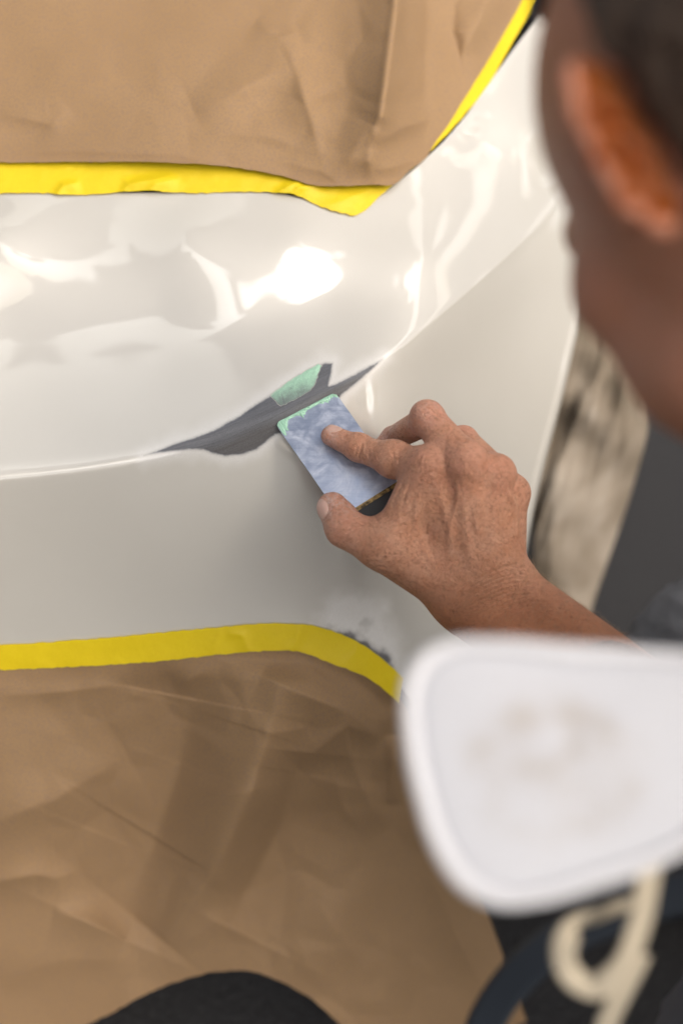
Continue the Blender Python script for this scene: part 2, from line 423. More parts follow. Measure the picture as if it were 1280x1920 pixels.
M_rim = mat('white_plastic', (.55, .56, .60), .4)
M_cream = mat('cream_elastic', (.50, .44, .34), .8, build=lambda k, b: k.L(k.bump(k.noise(k.obj(), 900, 2), .0004), b.inputs['Normal']))
M_mask = mat('grey_rubber', (.05, .055, .065), .5)
M_strap = mat('dark_strap', (.032, .040, .053), .45)

# ------------------------------------------------------------------ ground
g = 600
gx = np.concatenate([-np.geomspace(g, .4, 40), np.linspace(-.3, .3, 9), np.geomspace(.4, g, 40)])
GX, GY = np.meshgrid(gx, gx + 1.0, indexing='ij')
ground = mesh_obj('ground', np.stack([GX.ravel(), GY.ravel(), 0 * GX.ravel()], -1), grid_faces(len(gx), len(gx)), M_asph, recalc=True, origin=(0, 0, 0))
ground['kind'] = 'structure'
gm = ground.data
if gm.polygons[0].normal.z < 0: gm.flip_normals()

# ------------------------------------------------------------------ car: bumper skin
crease_pts = [(-700, 960, 930), (-250, 915, 930), (0, 890, 930), (290, 850, 931), (450, 802, 934), (600, 740, 942), (715, 676, 957), (800, 610, 985), (900, 525, 1040), (1010, 418, 1118), (1125, 262, 1210)]
top_pts = [(-700, 372, 1000), (-250, 368, 1000), (0, 364, 1000), (350, 363, 998), (500, 363, 998), (590, 380, 1000), (662, 407, 1003), (760, 330, 1030), (860, 234, 1065), (985, 64, 1125), (1200, -200, 1240)]
bot_pts = [(-700, 1240, 1000), (-250, 1226, 997), (0, 1222, 995), (250, 1205, 993), (420, 1188, 992), (540, 1182, 992), (620, 1194, 998), (690, 1232, 1010), (752, 1285, 1030), (830, 1400, 1080), (940, 1480, 1200)]
S = [0, .12, .22, .36, .45, .54, .62, .72, .82, .91, 1]
arch = [(1125, 262, 1210), (1110, 400, 1180), (1085, 540, 1165), (1050, 700, 1150), (985, 960, 1135), (962, 1100, 1140), (950, 1250, 1160), (940, 1480, 1200)]
up_in = [(-250, 430, 983), (-700, 430, 984), (-250, 780, 958), (-700, 790, 960), (0, 430, 982), (350, 440, 980), (550, 455, 982), (0, 580, 977), (300, 570, 974), (500, 540, 973), (620, 550, 978), (0, 760, 957), (300, 725, 955), (500, 670, 957), (620, 630, 964), (720, 560, 982), (800, 480, 1005), (760, 420, 1012), (900, 400, 1060), (900, 260, 1082), (1000, 250, 1120), (-250, 600, 975), (-700, 620, 977)]
lo_in = [(-700, 1080, 962), (-250, 1060, 962), (0, 1050, 961), (300, 1020, 959), (500, 950, 955), (650, 880, 958), (760, 800, 981), (860, 700, 1032), (1000, 560, 1112), (700, 1050, 985), (800, 950, 1021), (900, 900, 1078), (880, 1100, 1082), (550, 1080, 977)]
D_up = TPS(top_pts + up_in + crease_pts)
D_lo = TPS(crease_pts + lo_in + bot_pts + arch[1:-1])
def rail(pts, t, split=None):
    P = np.array(pts)[:, :2]; s = np.array(S)
    if split is None: return curve(s, P, t)
    k = S.index(split); out = np.where((t <= split)[:, None], curve(s[:k + 1], P[:k + 1], np.minimum(t, split)), curve(s[k:], P[k:], np.maximum(t, split)))
    return out
tcol = np.unique(np.concatenate([np.linspace(0, 1, 300), [.62]]))
rt, rc_, rb = rail(top_pts, tcol, .62), rail(crease_pts, tcol), rail(bot_pts, tcol)
nu_, nl_ = 110, 110
rows = []
for i in range(nu_):
    v = i / nu_; xy = rt * (1 - v) + rc_ * v; rows.append(np.concatenate([xy, D_up(xy[:, 0], xy[:, 1])[:, None]], 1))
ap = np.array(arch); at_ = np.linspace(0, 1, len(ap))
ta = (ap[:, 1] - ap[0, 1]) / (ap[-1, 1] - ap[0, 1])
for i in range(nl_ + 1):
    v = i / nl_; xy = rc_ * (1 - v) + rb * v
    a = curve(ta, ap[:, :2], np.array([v]))[0]; off = a - (rc_[-1] * (1 - v) + rb[-1] * v)
    wgt = np.clip((tcol - .55) / .45, 0, 1) ** 2
    xy = xy + off * wgt[:, None]
    rows.append(np.concatenate([xy, D_lo(xy[:, 0], xy[:, 1])[:, None]], 1))
G = np.stack(rows, 1)                        # (col,row,3) px,py,d
# soften the character line a little: sharper beside the damage, softer to the left and round the corner
k0 = nu_
for it in range(30):
    d = G[:, :, 2]; lap = np.zeros_like(d); lap[:, 1:-1] = (d[:, :-2] + d[:, 2:]) / 2 - d[:, 1:-1]
    rws = np.arange(d.shape[1]); wr = np.exp(-((rws - k0) / 4.) ** 2)[None] * (.25 + .5 * np.clip(np.abs(tcol - .5) / .25, 0, 1))[:, None]
    G[:, :, 2] = d + lap * wr * .5
dnt = np.exp(-((G[:, :, 0] - 470 + .6 * (G[:, :, 1] - 600)) / 130) ** 2 - ((G[:, :, 1] - 610 + .25 * (G[:, :, 0] - 470)) / 48) ** 2)   # shallow dent left by the repair
G[:, :, 2] += 1.3 * dnt
BX, BY, BD = G[:, :, 0].ravel(), G[:, :, 1].ravel(), G[:, :, 2].ravel()
def surf_d(px, py):                          # depth of the finished skin: bilinear-ish lookup through the two sheets
    px, py = np.broadcast_arrays(np.asarray(px, float), np.asarray(py, float)); sh = px.shape; q = np.stack([px.ravel(), py.ravel()], -1)
    cx = np.interp(q[:, 0], rc_[:, 0], rc_[:, 1])
    d = np.where(q[:, 1] < cx, D_up(q[:, 0], q[:, 1]), D_lo(q[:, 0], q[:, 1]))
    # same softening as the mesh, from the nearest grid vertices
    out = np.empty(len(q)); tree = KD
    for i, (a, b) in enumerate(q):
        nb = tree.find_n((a, b, 0), 4); ww = 0; ss = 0
        for co, ix, ds in nb:
            base = BASE[ix]; g_ = BD[ix] - base; wq = 1 / (ds + .3); ss += g_ * wq; ww += wq
        out[i] = d[i] + ss / ww
    return out.reshape(sh)
from mathutils.kdtree import KDTree
KD = KDTree(len(BX))
for i in range(len(BX)): KD.insert((BX[i], BY[i], 0), i)
KD.balance()
cxv = np.interp(BX, rc_[:, 0], rc_[:, 1]); BASE = np.where(BY < cxv, D_up(BX, BY), D_lo(BX, BY))

def flange(edge, steps):                     # extra vertex rows folded back from an edge
    out = []
    for dx, dy, dd in steps:
        e = edge.copy(); e[:, 0] += dx; e[:, 1] += dy; e[:, 2] += dd; out.append(e)
    return out
topf = flange(G[:, 0], [(0, -2.0, 6), (0, -3.2, 2.5), (0, -2.2, .6)])
topf = [topf[0] + [0, 0, 12], topf[1], topf[2]]
botf = flange(G[:, -1], [(0, 2, 1), (0, 4, 6), (0, 4, 30)])
G2 = np.concatenate([np.stack(topf, 1), G, np.stack(botf, 1)], 1)
ef = flange(G2[-1], [(4, 0, 1.2), (11, 1, 5), (15, 2, 14), (14, 2, 40)])
G2 = np.concatenate([G2, np.stack(ef, 0)], 0)
Vb = c2w(pc(G2[..., 0], G2[..., 1], G2[..., 2])).reshape(-1, 3)
pxy = G2[..., :2].reshape(-1, 2)
def haze_at(q):
    z = np.exp(-((q[:, 0] - 480) / 200) ** 2 - ((q[:, 1] - 735 + (q[:, 0] - 480) * .3) / 62) ** 2)
    return np.clip(z * (.8 + .5 * fbm(q / 60, 3, 5)), 0, 1)
hz = haze_at(pxy)
car = thing('car', 'white car bumper corner with a sanded dark patch between two masked areas', 'car', tuple(c2w(pc(300, 900, 1100))[:2]) + (0,))
bumper = mesh_obj('bumper', Vb, grid_faces(*G2.shape[:2]), M_paint, car, attrs={'haze': hz}, face_cam=True)
# dark carrier behind the skin and the masked openings
ix = np.linspace(-700, 1000, 40); iy = np.linspace(-150, 1500, 40)
IX, IY = np.meshgrid(ix, iy, indexing='ij')
dk = np.where(IY < 700, D_up(IX, IY), D_lo(IX, IY)); dk = np.clip(dk, 960, 1300) + 70
mesh_obj('inner_panel', c2w(pc(IX, IY, dk)).reshape(-1, 3), grid_faces(40, 40), M_dark, car, face_cam=True)

# the rest of the car behind the masked front: bonnet, cabin and sides as one rounded shell
def shell():
    ys = [1.16, 1.3, 1.7, 2.1, 2.3, 2.9, 3.4, 4.2, 4.9, 5.0]; top = [.74, .86, .93, .97, 1.0, 1.38, 1.45, 1.42, 1.15, .7]; hw_ = [.62, .74, .80, .82, .83, .83, .83, .82, .76, .6]
    xc = -.66; rows_ = []
    for y, t, w_ in zip(ys, top, hw_):
        sec = []
        for a in np.linspace(0, 2 * np.pi, 40, endpoint=False):
            c, s_ = math.cos(a), math.sin(a); x = xc + w_ * np.sign(c) * abs(c) ** .35; z0, z1 = .2, t
            x = x if s_ < .3 or t < 1.1 else xc + (x - xc) * (1 - .22 * (s_ - .3))
            sec.append((x, y, (z0 + z1) / 2 + (z1 - z0) / 2 * np.sign(s_) * abs(s_) ** .45))
        rows_.append(sec)
    return np.array(rows_)
SH = shell(); nS = SH.shape[1]; iS = np.arange(SH.shape[0] * nS).reshape(-1, nS); jS = np.roll(iS, -1, 1)
FS = np.stack([iS[:-1], iS[1:], jS[1:], jS[:-1]], -1).reshape(-1, 4).tolist() + [iS[0].tolist(), iS[-1].tolist()]
mesh_obj('body_shell', SH.reshape(-1, 3), FS, M_paint, car, attrs={'haze': np.zeros(SH.shape[0] * nS)}, recalc=True)

# ------------------------------------------------------------------ car: bare patch, filler, small sanded spot
W3 = c2w(pc(G[..., 0], G[..., 1], G[..., 2]))
def overlay(name, x0, x1, y0, y1, ov, fn, material, lift, parent):
    m = (G[..., 0] > x0) & (G[..., 0] < x1) & (G[..., 1] > y0) & (G[..., 1] < y1)
    ci = np.where(m.any(1))[0]; ri = np.where(m.any(0))[0]
    c0, c1, r0, r1 = max(ci[0] - 1, 0), min(ci[-1] + 1, G.shape[0] - 1), max(ri[0] - 1, 0), min(ri[-1] + 1, G.shape[1] - 1)
    a = np.linspace(c0, c1, (c1 - c0) * ov + 1); b = np.linspace(r0, r1, (r1 - r0) * ov + 1)
    A, B_ = np.meshgrid(a, b, indexing='ij'); i = np.minimum(A.astype(int), c1 - 1); j = np.minimum(B_.astype(int), r1 - 1); u = (A - i)[..., None]; v = (B_ - j)[..., None]
    def bl(Z): return Z[i, j]*(1-u)*(1-v) + Z[i+1, j]*u*(1-v) + Z[i, j+1]*(1-u)*v + Z[i+1, j+1]*u*v
    q = bl(G[..., :2]).reshape(-1, 2); Vw = bl(W3).reshape(-1, 3); Nw = bl(NRM).reshape(-1, 3)
    col, al, up = fn(q)
    V = Vw + Nw * ((lift + np.asarray(up)) / 1000).reshape(-1, 1); F = grid_faces(len(a), len(b), (al > .01))
    F0 = F; V, F, col, al = compact(V, F, col, al)
    return mesh_obj(name, V, F, material, parent, attrs={'bare': al, 'haze': haze_at(q)[np.unique(F0)]}, cols={'col': col}, face_cam=True)
NRM = np.cross(np.gradient(W3, axis=0), np.gradient(W3, axis=1)); NRM /= np.linalg.norm(NRM, axis=2)[..., None]
if (NRM[150, 100] @ np.array([0, -1, .5])) < 0: NRM = -NRM
patch_poly = [(270,854),(324,832),(367,818),(400,806),(443,782),(476,759),(510,738),(535,719),(561,702),(586,688),(607,680),(624,680),(622,700),(617,722),(637,715),(662,702),(687,688),(719,671),(704,688),(679,711),(645,738),(620,770),(580,800),(535,812),(517,815),(502,828),(481,844),(451,854),(421,856),(396,850),(381,844),(354,844),(316,848)]
axis = [(282, 851), (400, 822), (500, 780), (600, 730), (719, 671)]
def f_patch(q):
    nz = fbm(q / 9, 3, 11)
    sd_ = sdf_poly(q, patch_poly)
    thin = np.clip((q[:, 0] - 300) / 120, .25, 1) * np.clip((725 - q[:, 0]) / 60, .25, 1)
    s = sd_ + nz * .75 * thin + .5 * vnoise(q / 2.2, 12)
    d, arc, sg = seg_dist(q, axis); dist = d * sg
    streak = fbm(np.stack([arc * 9 + dist * .02, dist / 1.9], -1), 4, 21) * .5 + .25 * vnoise(np.stack([arc * 6, dist / 1.4], -1), 30)
    core = sstep(4.6, -5.0, s)
    base = np.array([.115, .121, .138]) * (1 + .38 * streak)[:, None]
    low = sstep(2, 26, dist)[:, None]; base = base * (1 - low * .45) + np.array([.098, .086, .076]) * low * .45
    hi = np.exp(-((dist + 6) / 9) ** 2)[:, None]; base = base * (1 - .25 * hi) + np.array([.15, .15, .165]) * .25 * hi
    rim = np.exp(-((s + 2.5) / 2.6) ** 2)[:, None]; base = base * (1 - .6 * rim) + np.array([.055, .062, .085]) * .6 * rim
    halo = np.array([.74, .755, .79])
    grime = sstep(.15, .7, fbm(q / 4, 3, 14)) * sstep(14, 2, s)
    halo_c = halo[None] + 0 * grime[:, None]
    col = halo_c * (1 - core[:, None]) + base * core[:, None]
    hw = 16 + 9 * fbm(q / 30, 2, 9)
    al = np.maximum(core, .36 * sstep(hw + 22, -2, s) ** 1.6)
    return col, al, -.0 * s
patch = overlay('bare_patch', 250, 748, 640, 892, 5, f_patch, M_patch, .15, bumper)
filler_poly = [(506,740),(535,719),(561,702),(582,691),(597,682),(603,686),(600,694),(595,702),(592,717),(582,732),(561,744),(535,758),(527,761),(516,751)]
def f_fill(q):
    s = sdf_poly(q, filler_poly) + 1.2 * fbm(q / 6, 3, 41)
    al = sstep(.8, -1., s) * (1 - .8 * sstep(714, 756, q[:, 1] + (q[:, 0] - 540) * .35 + 6 * fbm(q / 7, 3, 47)))
    groove = np.exp(-(((q[:, 0] - 528) - (q[:, 1] - 740) * .35 + vnoise(q / 8, 3)) / 1.6) ** 2) + np.exp(-(((q[:, 0] - 557) - (q[:, 1] - 735) * .3 + vnoise(q / 6, 4)) / 1.3) ** 2)
    al = al * (1 - .55 * np.clip(groove, 0, 1) * sstep(730, 745, q[:, 1]))
    pc_, pa_, _ = f_patch(q); tone = 1. + .05 * fbm(np.stack([(q[:, 0] + .5 * q[:, 1]) / 5, (q[:, 1] - .5 * q[:, 0]) / 26], -1), 3, 43)
    gcol = np.array([.36, .60, .46])[None] * tone[:, None]; pm = np.array([.58, .565, .525])[None] * (1 - pa_[:, None]) + pc_ * pa_[:, None]
    out = pm * (1 - al[:, None]) + gcol * al[:, None]
    return out, np.where(al > .02, np.maximum(pa_, al), 0), .35 * np.clip(-s / 6, 0, 1) * al + .05 * vnoise(np.stack([(q[:, 0] + .5 * q[:, 1]) / 6, (q[:, 1] - .5 * q[:, 0]) / 40], -1), 44) * al
overlay('filler', 495, 612, 674, 768, 6, f_fill, M_patch, .3, bumper)
def f_spot(q):
    s1 = sdf_poly(q, [(588, 1174), (640, 1180), (690, 1200), (728, 1228), (750, 1262), (735, 1275), (600, 1200)]) + 5 * fbm(q / 16, 3, 3)
    s2 = np.hypot(q[:, 0] - 686, (q[:, 1] - 1168)) - 9 + 5 * fbm(q / 9, 3, 8)
    s3 = sdf_poly(q, [(655, 1190), (690, 1166), (697, 1172), (668, 1200)]) + 4 * fbm(q / 8, 3, 18)
    dk_ = np.maximum.reduce([sstep(9, -8, s1 + 1), .5 * sstep(8, -7, s2), .25 * sstep(8, -6, s3)])
    sh = sdf_poly(q, [(598, 1150), (625, 1118), (690, 1112), (725, 1135), (745, 1200), (757, 1265), (620, 1200)]) + 10 * fbm(q / 30, 3, 4)
    hl = .42 * sstep(26, -26, sh)
    col = np.array([.76, .77, .79])[None] * (1 - dk_[:, None]) + np.array([.12, .12, .13])[None] * dk_[:, None]
    return col, np.maximum(dk_, hl), 0 * s1
overlay('sanded_spot', 565, 780, 1080, 1285, 3, f_spot, M_patch, .15, bumper)

# ------------------------------------------------------------------ masking tape and paper
def sheet(name, top, bot, nu, nv, depth_fn, h_fn, material, label, cat, group, lift=0., edge_noise=0., seed=0, split_top=None):
    A, Bq = poly_path(top, nu), poly_path(bot, nu)
    v = np.linspace(0, 1, nv)[None, :, None]; P = A[:, None] * (1 - v) + Bq[:, None] * v
    if edge_noise:
        P[:, -1, 1] += edge_noise * vnoise(np.stack([P[:, -1, 0] / 9, P[:, -1, 1] * 0], -1), seed)
        P[:, 0, 1] += edge_noise * vnoise(np.stack([P[:, 0, 0] / 9, P[:, 0, 1] * 0 + 7], -1), seed)
    q = P.reshape(-1, 2); vv = np.broadcast_to(v, P.shape[:2] + (1,)).reshape(-1)
    d = depth_fn(q[:, 0], q[:, 1]) - h_fn(q, vv) - lift
    o = mesh_obj(name, c2w(pc(q[:, 0], q[:, 1], d)), grid_faces(nu, nv), material, face_cam=True)
    return tag(o, label, cat, group)
TG = 'yellow masking tape strips'; PG = 'brown masking paper sheets'
def ext_up(px, py):                          # headlamp surface carried on above the bumper edge
    return UPB(px, py)
UPB = TPS([(p[0], p[1], p[2]) for p in top_pts] + [(-300, 150, 1018), (0, 150, 1016), (300, 150, 1014), (550, 200, 1010), (700, 200, 1022), (800, 150, 1050), (-300, -200, 1050), (100, -200, 1050), (500, -200, 1056), (800, -200, 1090), (1000, -150, 1160)])
def tape_up_h(q, v):
    h = 1.2 + .25 * fbm(q / 25, 3, 61)
    for P, a, wl, wr in [([(100, 372), (118, 348), (150, 340)], 1.7, 8, 20), ([(222, 368), (240, 345), (330, 328)], 1.9, 9, 22), ([(268, 368), (292, 344), (340, 333)], 1.2, 10, 22),
                         ([(510, 366), (548, 345), (575, 335)], 2.2, 8, 22), ([(545, 368), (560, 352), (600, 345)], 1.6, 8, 18), ([(600, 388), (640, 378), (700, 352)], .8, 14, 14)]:
        h = h + fold(q, P, 1.7 * a, 1.2 * wl, 1.2 * wr)
    return h
sheet('masking_tape', [(-700, 290), (-250, 294), (0, 296), (200, 297), (400, 300), (520, 318), (580, 330), (640, 336), (720, 330)],
      [(-700, 368), (-250, 362), (0, 362), (90, 362), (120, 365), (220, 360), (270, 357), (350, 361), (500, 360), (545, 363), (600, 386), (640, 399), (664, 404)], 420, 40, ext_up, tape_up_h, M_tape,
      'yellow masking tape along the top edge of the bumper under the upper brown paper', 'masking tape', TG, .4, 1.2, 3)
sheet('masking_tape', [(640, 378), (690, 358), (732, 326), (782, 262), (830, 185), (880, 110), (940, 20), (1010, -90)],
      [(656, 405), (668, 402), (722, 358), (782, 306), (845, 243), (905, 172), (976, 52), (1045, -60)], 200, 20, ext_up, lambda q, v: .7 + .2 * fbm(q / 30, 3, 71), M_tape,
      'yellow masking tape strip running up the corner at the right end of the upper paper', 'masking tape', TG, .5, 1.0, 5)
low_top = [(-700, 1244), (-250, 1224), (0, 1210), (200, 1196), (400, 1177), (520, 1169), (580, 1172), (650, 1194), (705, 1226), (757, 1272)]
low_bot = [(-700, 1296), (-250, 1272), (0, 1257), (150, 1250), (300, 1240), (420, 1227), (500, 1221), (552, 1221), (620, 1244), (690, 1272), (749, 1318)]
def tape_lo_h(q, v):
    h = 1.0 + .25 * fbm(q / 30, 3, 81)
    for P, a, wl, wr in [([(395, 1230), (405, 1200), (420, 1172)], .9, 16, 16), ([(425, 1186), (455, 1192), (470, 1232)], 1.5, 12, 16), ([(540, 1225), (556, 1200), (560, 1170)], 1.2, 10, 14), ([(640, 1250), (665, 1225), (672, 1205)], .9, 14, 14)]:
        h = h + fold(q, P, a, wl, wr)
    return h
D_lo2 = TPS(crease_pts + lo_in + bot_pts + arch[1:-1])
sheet('masking_tape', low_top, low_bot, 420, 24, lambda x, y: D_lo2(x, y), tape_lo_h, M_tape,
      'yellow masking tape along the lower bumper edge above the hanging brown paper', 'masking tape', TG, .6, 1.0, 9)

# upper paper
pu_bot = [(-700, 300), (-250, 302), (0, 304), (150, 303), (300, 304), (430, 312), (530, 330), (590, 347), (640, 348), (700, 346), (738, 345), (768, 318), (797, 296), (815, 268), (835, 240), (868, 188), (905, 128), (950, 52), (1000, -40), (1040, -120)]
def pu_h(q, v):
    h = 3.0 + 2.6 * fbm(q / 260, 2, 91) + .7 * fbm(q / 110, 2, 95) + .08 * fbm(q / 25, 2, 97)
    F = [([(738, -150), (739, 10), (724, 120), (712, 218), (690, 300)], 17, 80, 75, 1.2, 0), ([(742, -150), (744, 20), (730, 130), (718, 220)], 2.5, 16, 12, 1.2, 0),
         ([(822, -150), (822, 0), (824, 120), (832, 225)], -12, 40, 70, 1.1, 0), ([(860, 60), (852, 140), (845, 210)], -4, 25, 40, 1.3, .3),
         ([(530, 60), (560, 145), (590, 250), (613, 337)], 4.5, 55, 45, 1.3, .2), ([(365, 210), (420, 185), (475, 155), (540, 120)], 3.0, 70, 40, 1.4, .3),
         ([(355, 262), (430, 250), (500, 255), (600, 290)], 3.0, 50, 45, 1.3, .3), ([(690, 230), (660, 290), (620, 340)], 3, 40, 40, 1.2, .3),
         ([(835, 236), (800, 225), (750, 240), (705, 270)], 3.5, 24, 34, 1.2, .3), ([(790, 296), (740, 312), (690, 322)], 3.2, 14, 30, 1.2, .2), ([(700, 346), (692, 322), (700, 280)], 2.5, 14, 18, 1.2, .2),
         ([(0, 215), (50, 222), (95, 232), (130, 205)], 1.8, 40, 22, 1.3, .2), ([(0, 262), (60, 255), (100, 228)], -1.4, 30, 30, 1.3, .2), ([(-60, 285), (150, 282), (330, 290), (460, 315)], 2.4, 36, 16, 1.3, .2),
         ([(560, 60), (520, 68), (480, 40)], 1.8, 30, 30, 1.3, .3), ([(640, 345), (600, 320), (520, 300)], 2.0, 22, 24, 1.2, .3), ([(930, -60), (900, 40), (850, 130)], 5, 60, 40, 1.3, .2)]
    for P, a, wl, wr, p, t in F: h = h + fold(q, P, 2.1 * a, 1.15 * wl, 1.15 * wr, p, t)
    qw = q + 14 * np.stack([vnoise(q / 70, 1), vnoise(q / 70, 2)], -1); h = h + creases(qw, 210, 300, 3.4, .5) + creases(qw, 95, 310, 1.0, .4) * sstep(420, 700, q[:, 0] + .5 * q[:, 1])
    lift = 6 * np.exp(-((q[:, 0] - 330) / 170) ** 2) + 3 * np.exp(-((q[:, 0] - 800) / 60) ** 2)
    h = h + 4.0; h = np.where(h < 3, 3 * np.exp((h - 3) / 3), h)
    e = sstep(.72, 1, v)
    return h * (1 - .6 * e) + 1.8 + lift * sstep(.35, .95, v) * (1 - .25 * e)
sheet('masking_paper', [(-700, -260), (-250, -260), (150, -260), (500, -260), (800, -260), (960, -260), (1080, -230)], pu_bot, 460, 220, ext_up, pu_h, M_kraft,
      'creased brown paper covering the headlamp above the upper yellow tape', 'masking paper', PG, 1.2, .8, 13)

# lower paper
pl_bot = [(-700, 1960), (-300, 1960), (0, 1955), (130, 1935), (200, 1905), (290, 1858), (350, 1835), (410, 1823), (470, 1823), (520, 1838), (575, 1868), (640, 1925), (700, 1975), (850, 1990), (1005, 1965)]
pl_top = [(x, y - 10) for x, y in low_bot] + [(775, 1350), (800, 1395)]
LPB = TPS([(-700, 1290, 1005), (-250, 1265, 1002), (0, 1250, 1000), (300, 1235, 998), (550, 1215, 998), (690, 1265, 1016), (749, 1310, 1036), (800, 1390, 1070), (-700, 1960, 1180), (-300, 1960, 1178), (0, 1950, 1165), (290, 1858, 1150), (470, 1823, 1150), (640, 1925, 1175), (1005, 1965, 1290), (900, 1700, 1200), (820, 1550, 1130),
           (0, 1500, 1040), (300, 1500, 1052), (550, 1500, 1062), (700, 1500, 1085), (250, 1720, 1115), (600, 1700, 1118), (750, 1800, 1175), (-300, 1600, 1065)])
def pl_h(q, v):
    h = 3.0 * fbm(q / 300, 2, 101) + .9 * fbm(q / 120, 2, 105) + .08 * fbm(q / 28, 2, 107)
    F = [([(400, 1232), (360, 1330), (330, 1450), (280, 1600), (210, 1750)], -30, 150, 180, 1.4, .2),
         ([(520, 1240), (510, 1340), (470, 1480), (400, 1640), (300, 1760)], 38, 90, 190, 1.3, .2),
         ([(560, 1410), (556, 1450), (530, 1540), (480, 1640), (430, 1740)], -24, 150, 60, 1.3, .15),
         ([(490, 1270), (560, 1300), (640, 1330), (715, 1385)], 11, 40, 60, 1.2, .2), ([(715, 1385), (650, 1360), (600, 1400), (560, 1440)], 9, 40, 50, 1.2, .2),
         ([(640, 1360), (665, 1440), (690, 1500), (720, 1560)], 7, 30, 50, 1.3, .2), ([(735, 1380), (738, 1440), (732, 1510)], 9, 26, 20, 1.1, .2), ([(620, 1440), (645, 1520), (680, 1560)], 3, 26, 40, 1.2, .3),
         ([(0, 1305), (120, 1297), (230, 1284)], 2.2, 24, 20, 1.2, .2), ([(395, 1236), (380, 1260), (330, 1290)], 3, 20, 30, 1.2, .3), ([(490, 1375), (540, 1372), (580, 1362)], 2, 16, 22, 1.2, .3),
         ([(350, 1500), (430, 1490), (510, 1478)], 2.4, 18, 30, 1.2, .3), ([(-50, 1660), (70, 1640), (105, 1648), (150, 1630)], 7, 46, 34, 1.2, .2), ([(-60, 1560), (100, 1500), (240, 1420)], 12, 100, 80, 1.4, .2),
         ([(100, 1712), (160, 1725), (215, 1752), (235, 1760)], 7, 36, 50, 1.2, .2), ([(590, 1690), (640, 1760), (700, 1840)], 4, 50, 60, 1.3, .2), ([(300, 1790), (380, 1750), (460, 1690)], 3, 40, 40, 1.3, .3),
         ([(760, 1500), (800, 1620), (860, 1760), (930, 1900)], 9, 60, 50, 1.3, .15), ([(0, 1840), (120, 1800), (260, 1800)], 4, 60, 60, 1.4, .2), ([(550, 1222), (590, 1260), (640, 1290)], 2.2, 16, 20, 1.2, .2)]
    for P, a, wl, wr, p, t in F: h = h + fold(q, P, 1.35 * a, 1.2 * wl, 1.2 * wr, p, t)
    qw = q + 16 * np.stack([vnoise(q / 70, 5), vnoise(q / 70, 6)], -1); h = h + creases(qw, 230, 320, 4.5, .5) + creases(qw, 110, 330, 1.6, .45)
    return h * sstep(0, .1, v) + .2
sheet('masking_paper', pl_top, pl_bot, 430, 260, LPB, pl_h, M_kraft,
      'wrinkled brown paper hanging below the lower yellow tape towards the ground', 'masking paper', PG, 0, 1.5, 17)

# ------------------------------------------------------------------ stained sheet beyond the wheel arch
cl = [[(1095, 330), (1100, 480), (1050, 620), (1010, 760), (965, 900), (945, 1050), (930, 1200), (900, 1500)], [(1135, 330), (1180, 480), (1205, 640), (1216, 790), (1190, 900), (1150, 1020), (1108, 1145), (1070, 1480)]]
A, Bq = poly_path(cl[0], 160), poly_path(cl[1], 160)
v = np.linspace(0, 1, 60)[None, :, None]; P = A[:, None] * (1 - v) + Bq[:, None] * v; q = P.reshape(-1, 2); vv = np.broadcast_to(v, P.shape[:2] + (1,)).reshape(-1)
dd = 1300 + np.clip(q[:, 1] - 700, -400, 800) * .22 + 60 * (vv - .4) ** 2 + 16 * fbm(q / 130, 2, 120) + 8 * np.abs(fbm(np.stack([q[:, 0] / 40 + q[:, 1] / 160, q[:, 1] / 300], -1), 3, 121))
dgr = CAMZ * 1000 / (sp + cp * (q[:, 1] - 960) / FPX); dd = np.minimum(dd, dgr - 12)
o = mesh_obj('dust_sheet', c2w(pc(q[:, 0], q[:, 1], dd)), grid_faces(160, 60), M_canvas, face_cam=True)
tag(o, 'stained beige cloth hanging beyond the wheel arch edge of the white bumper', 'cloth')

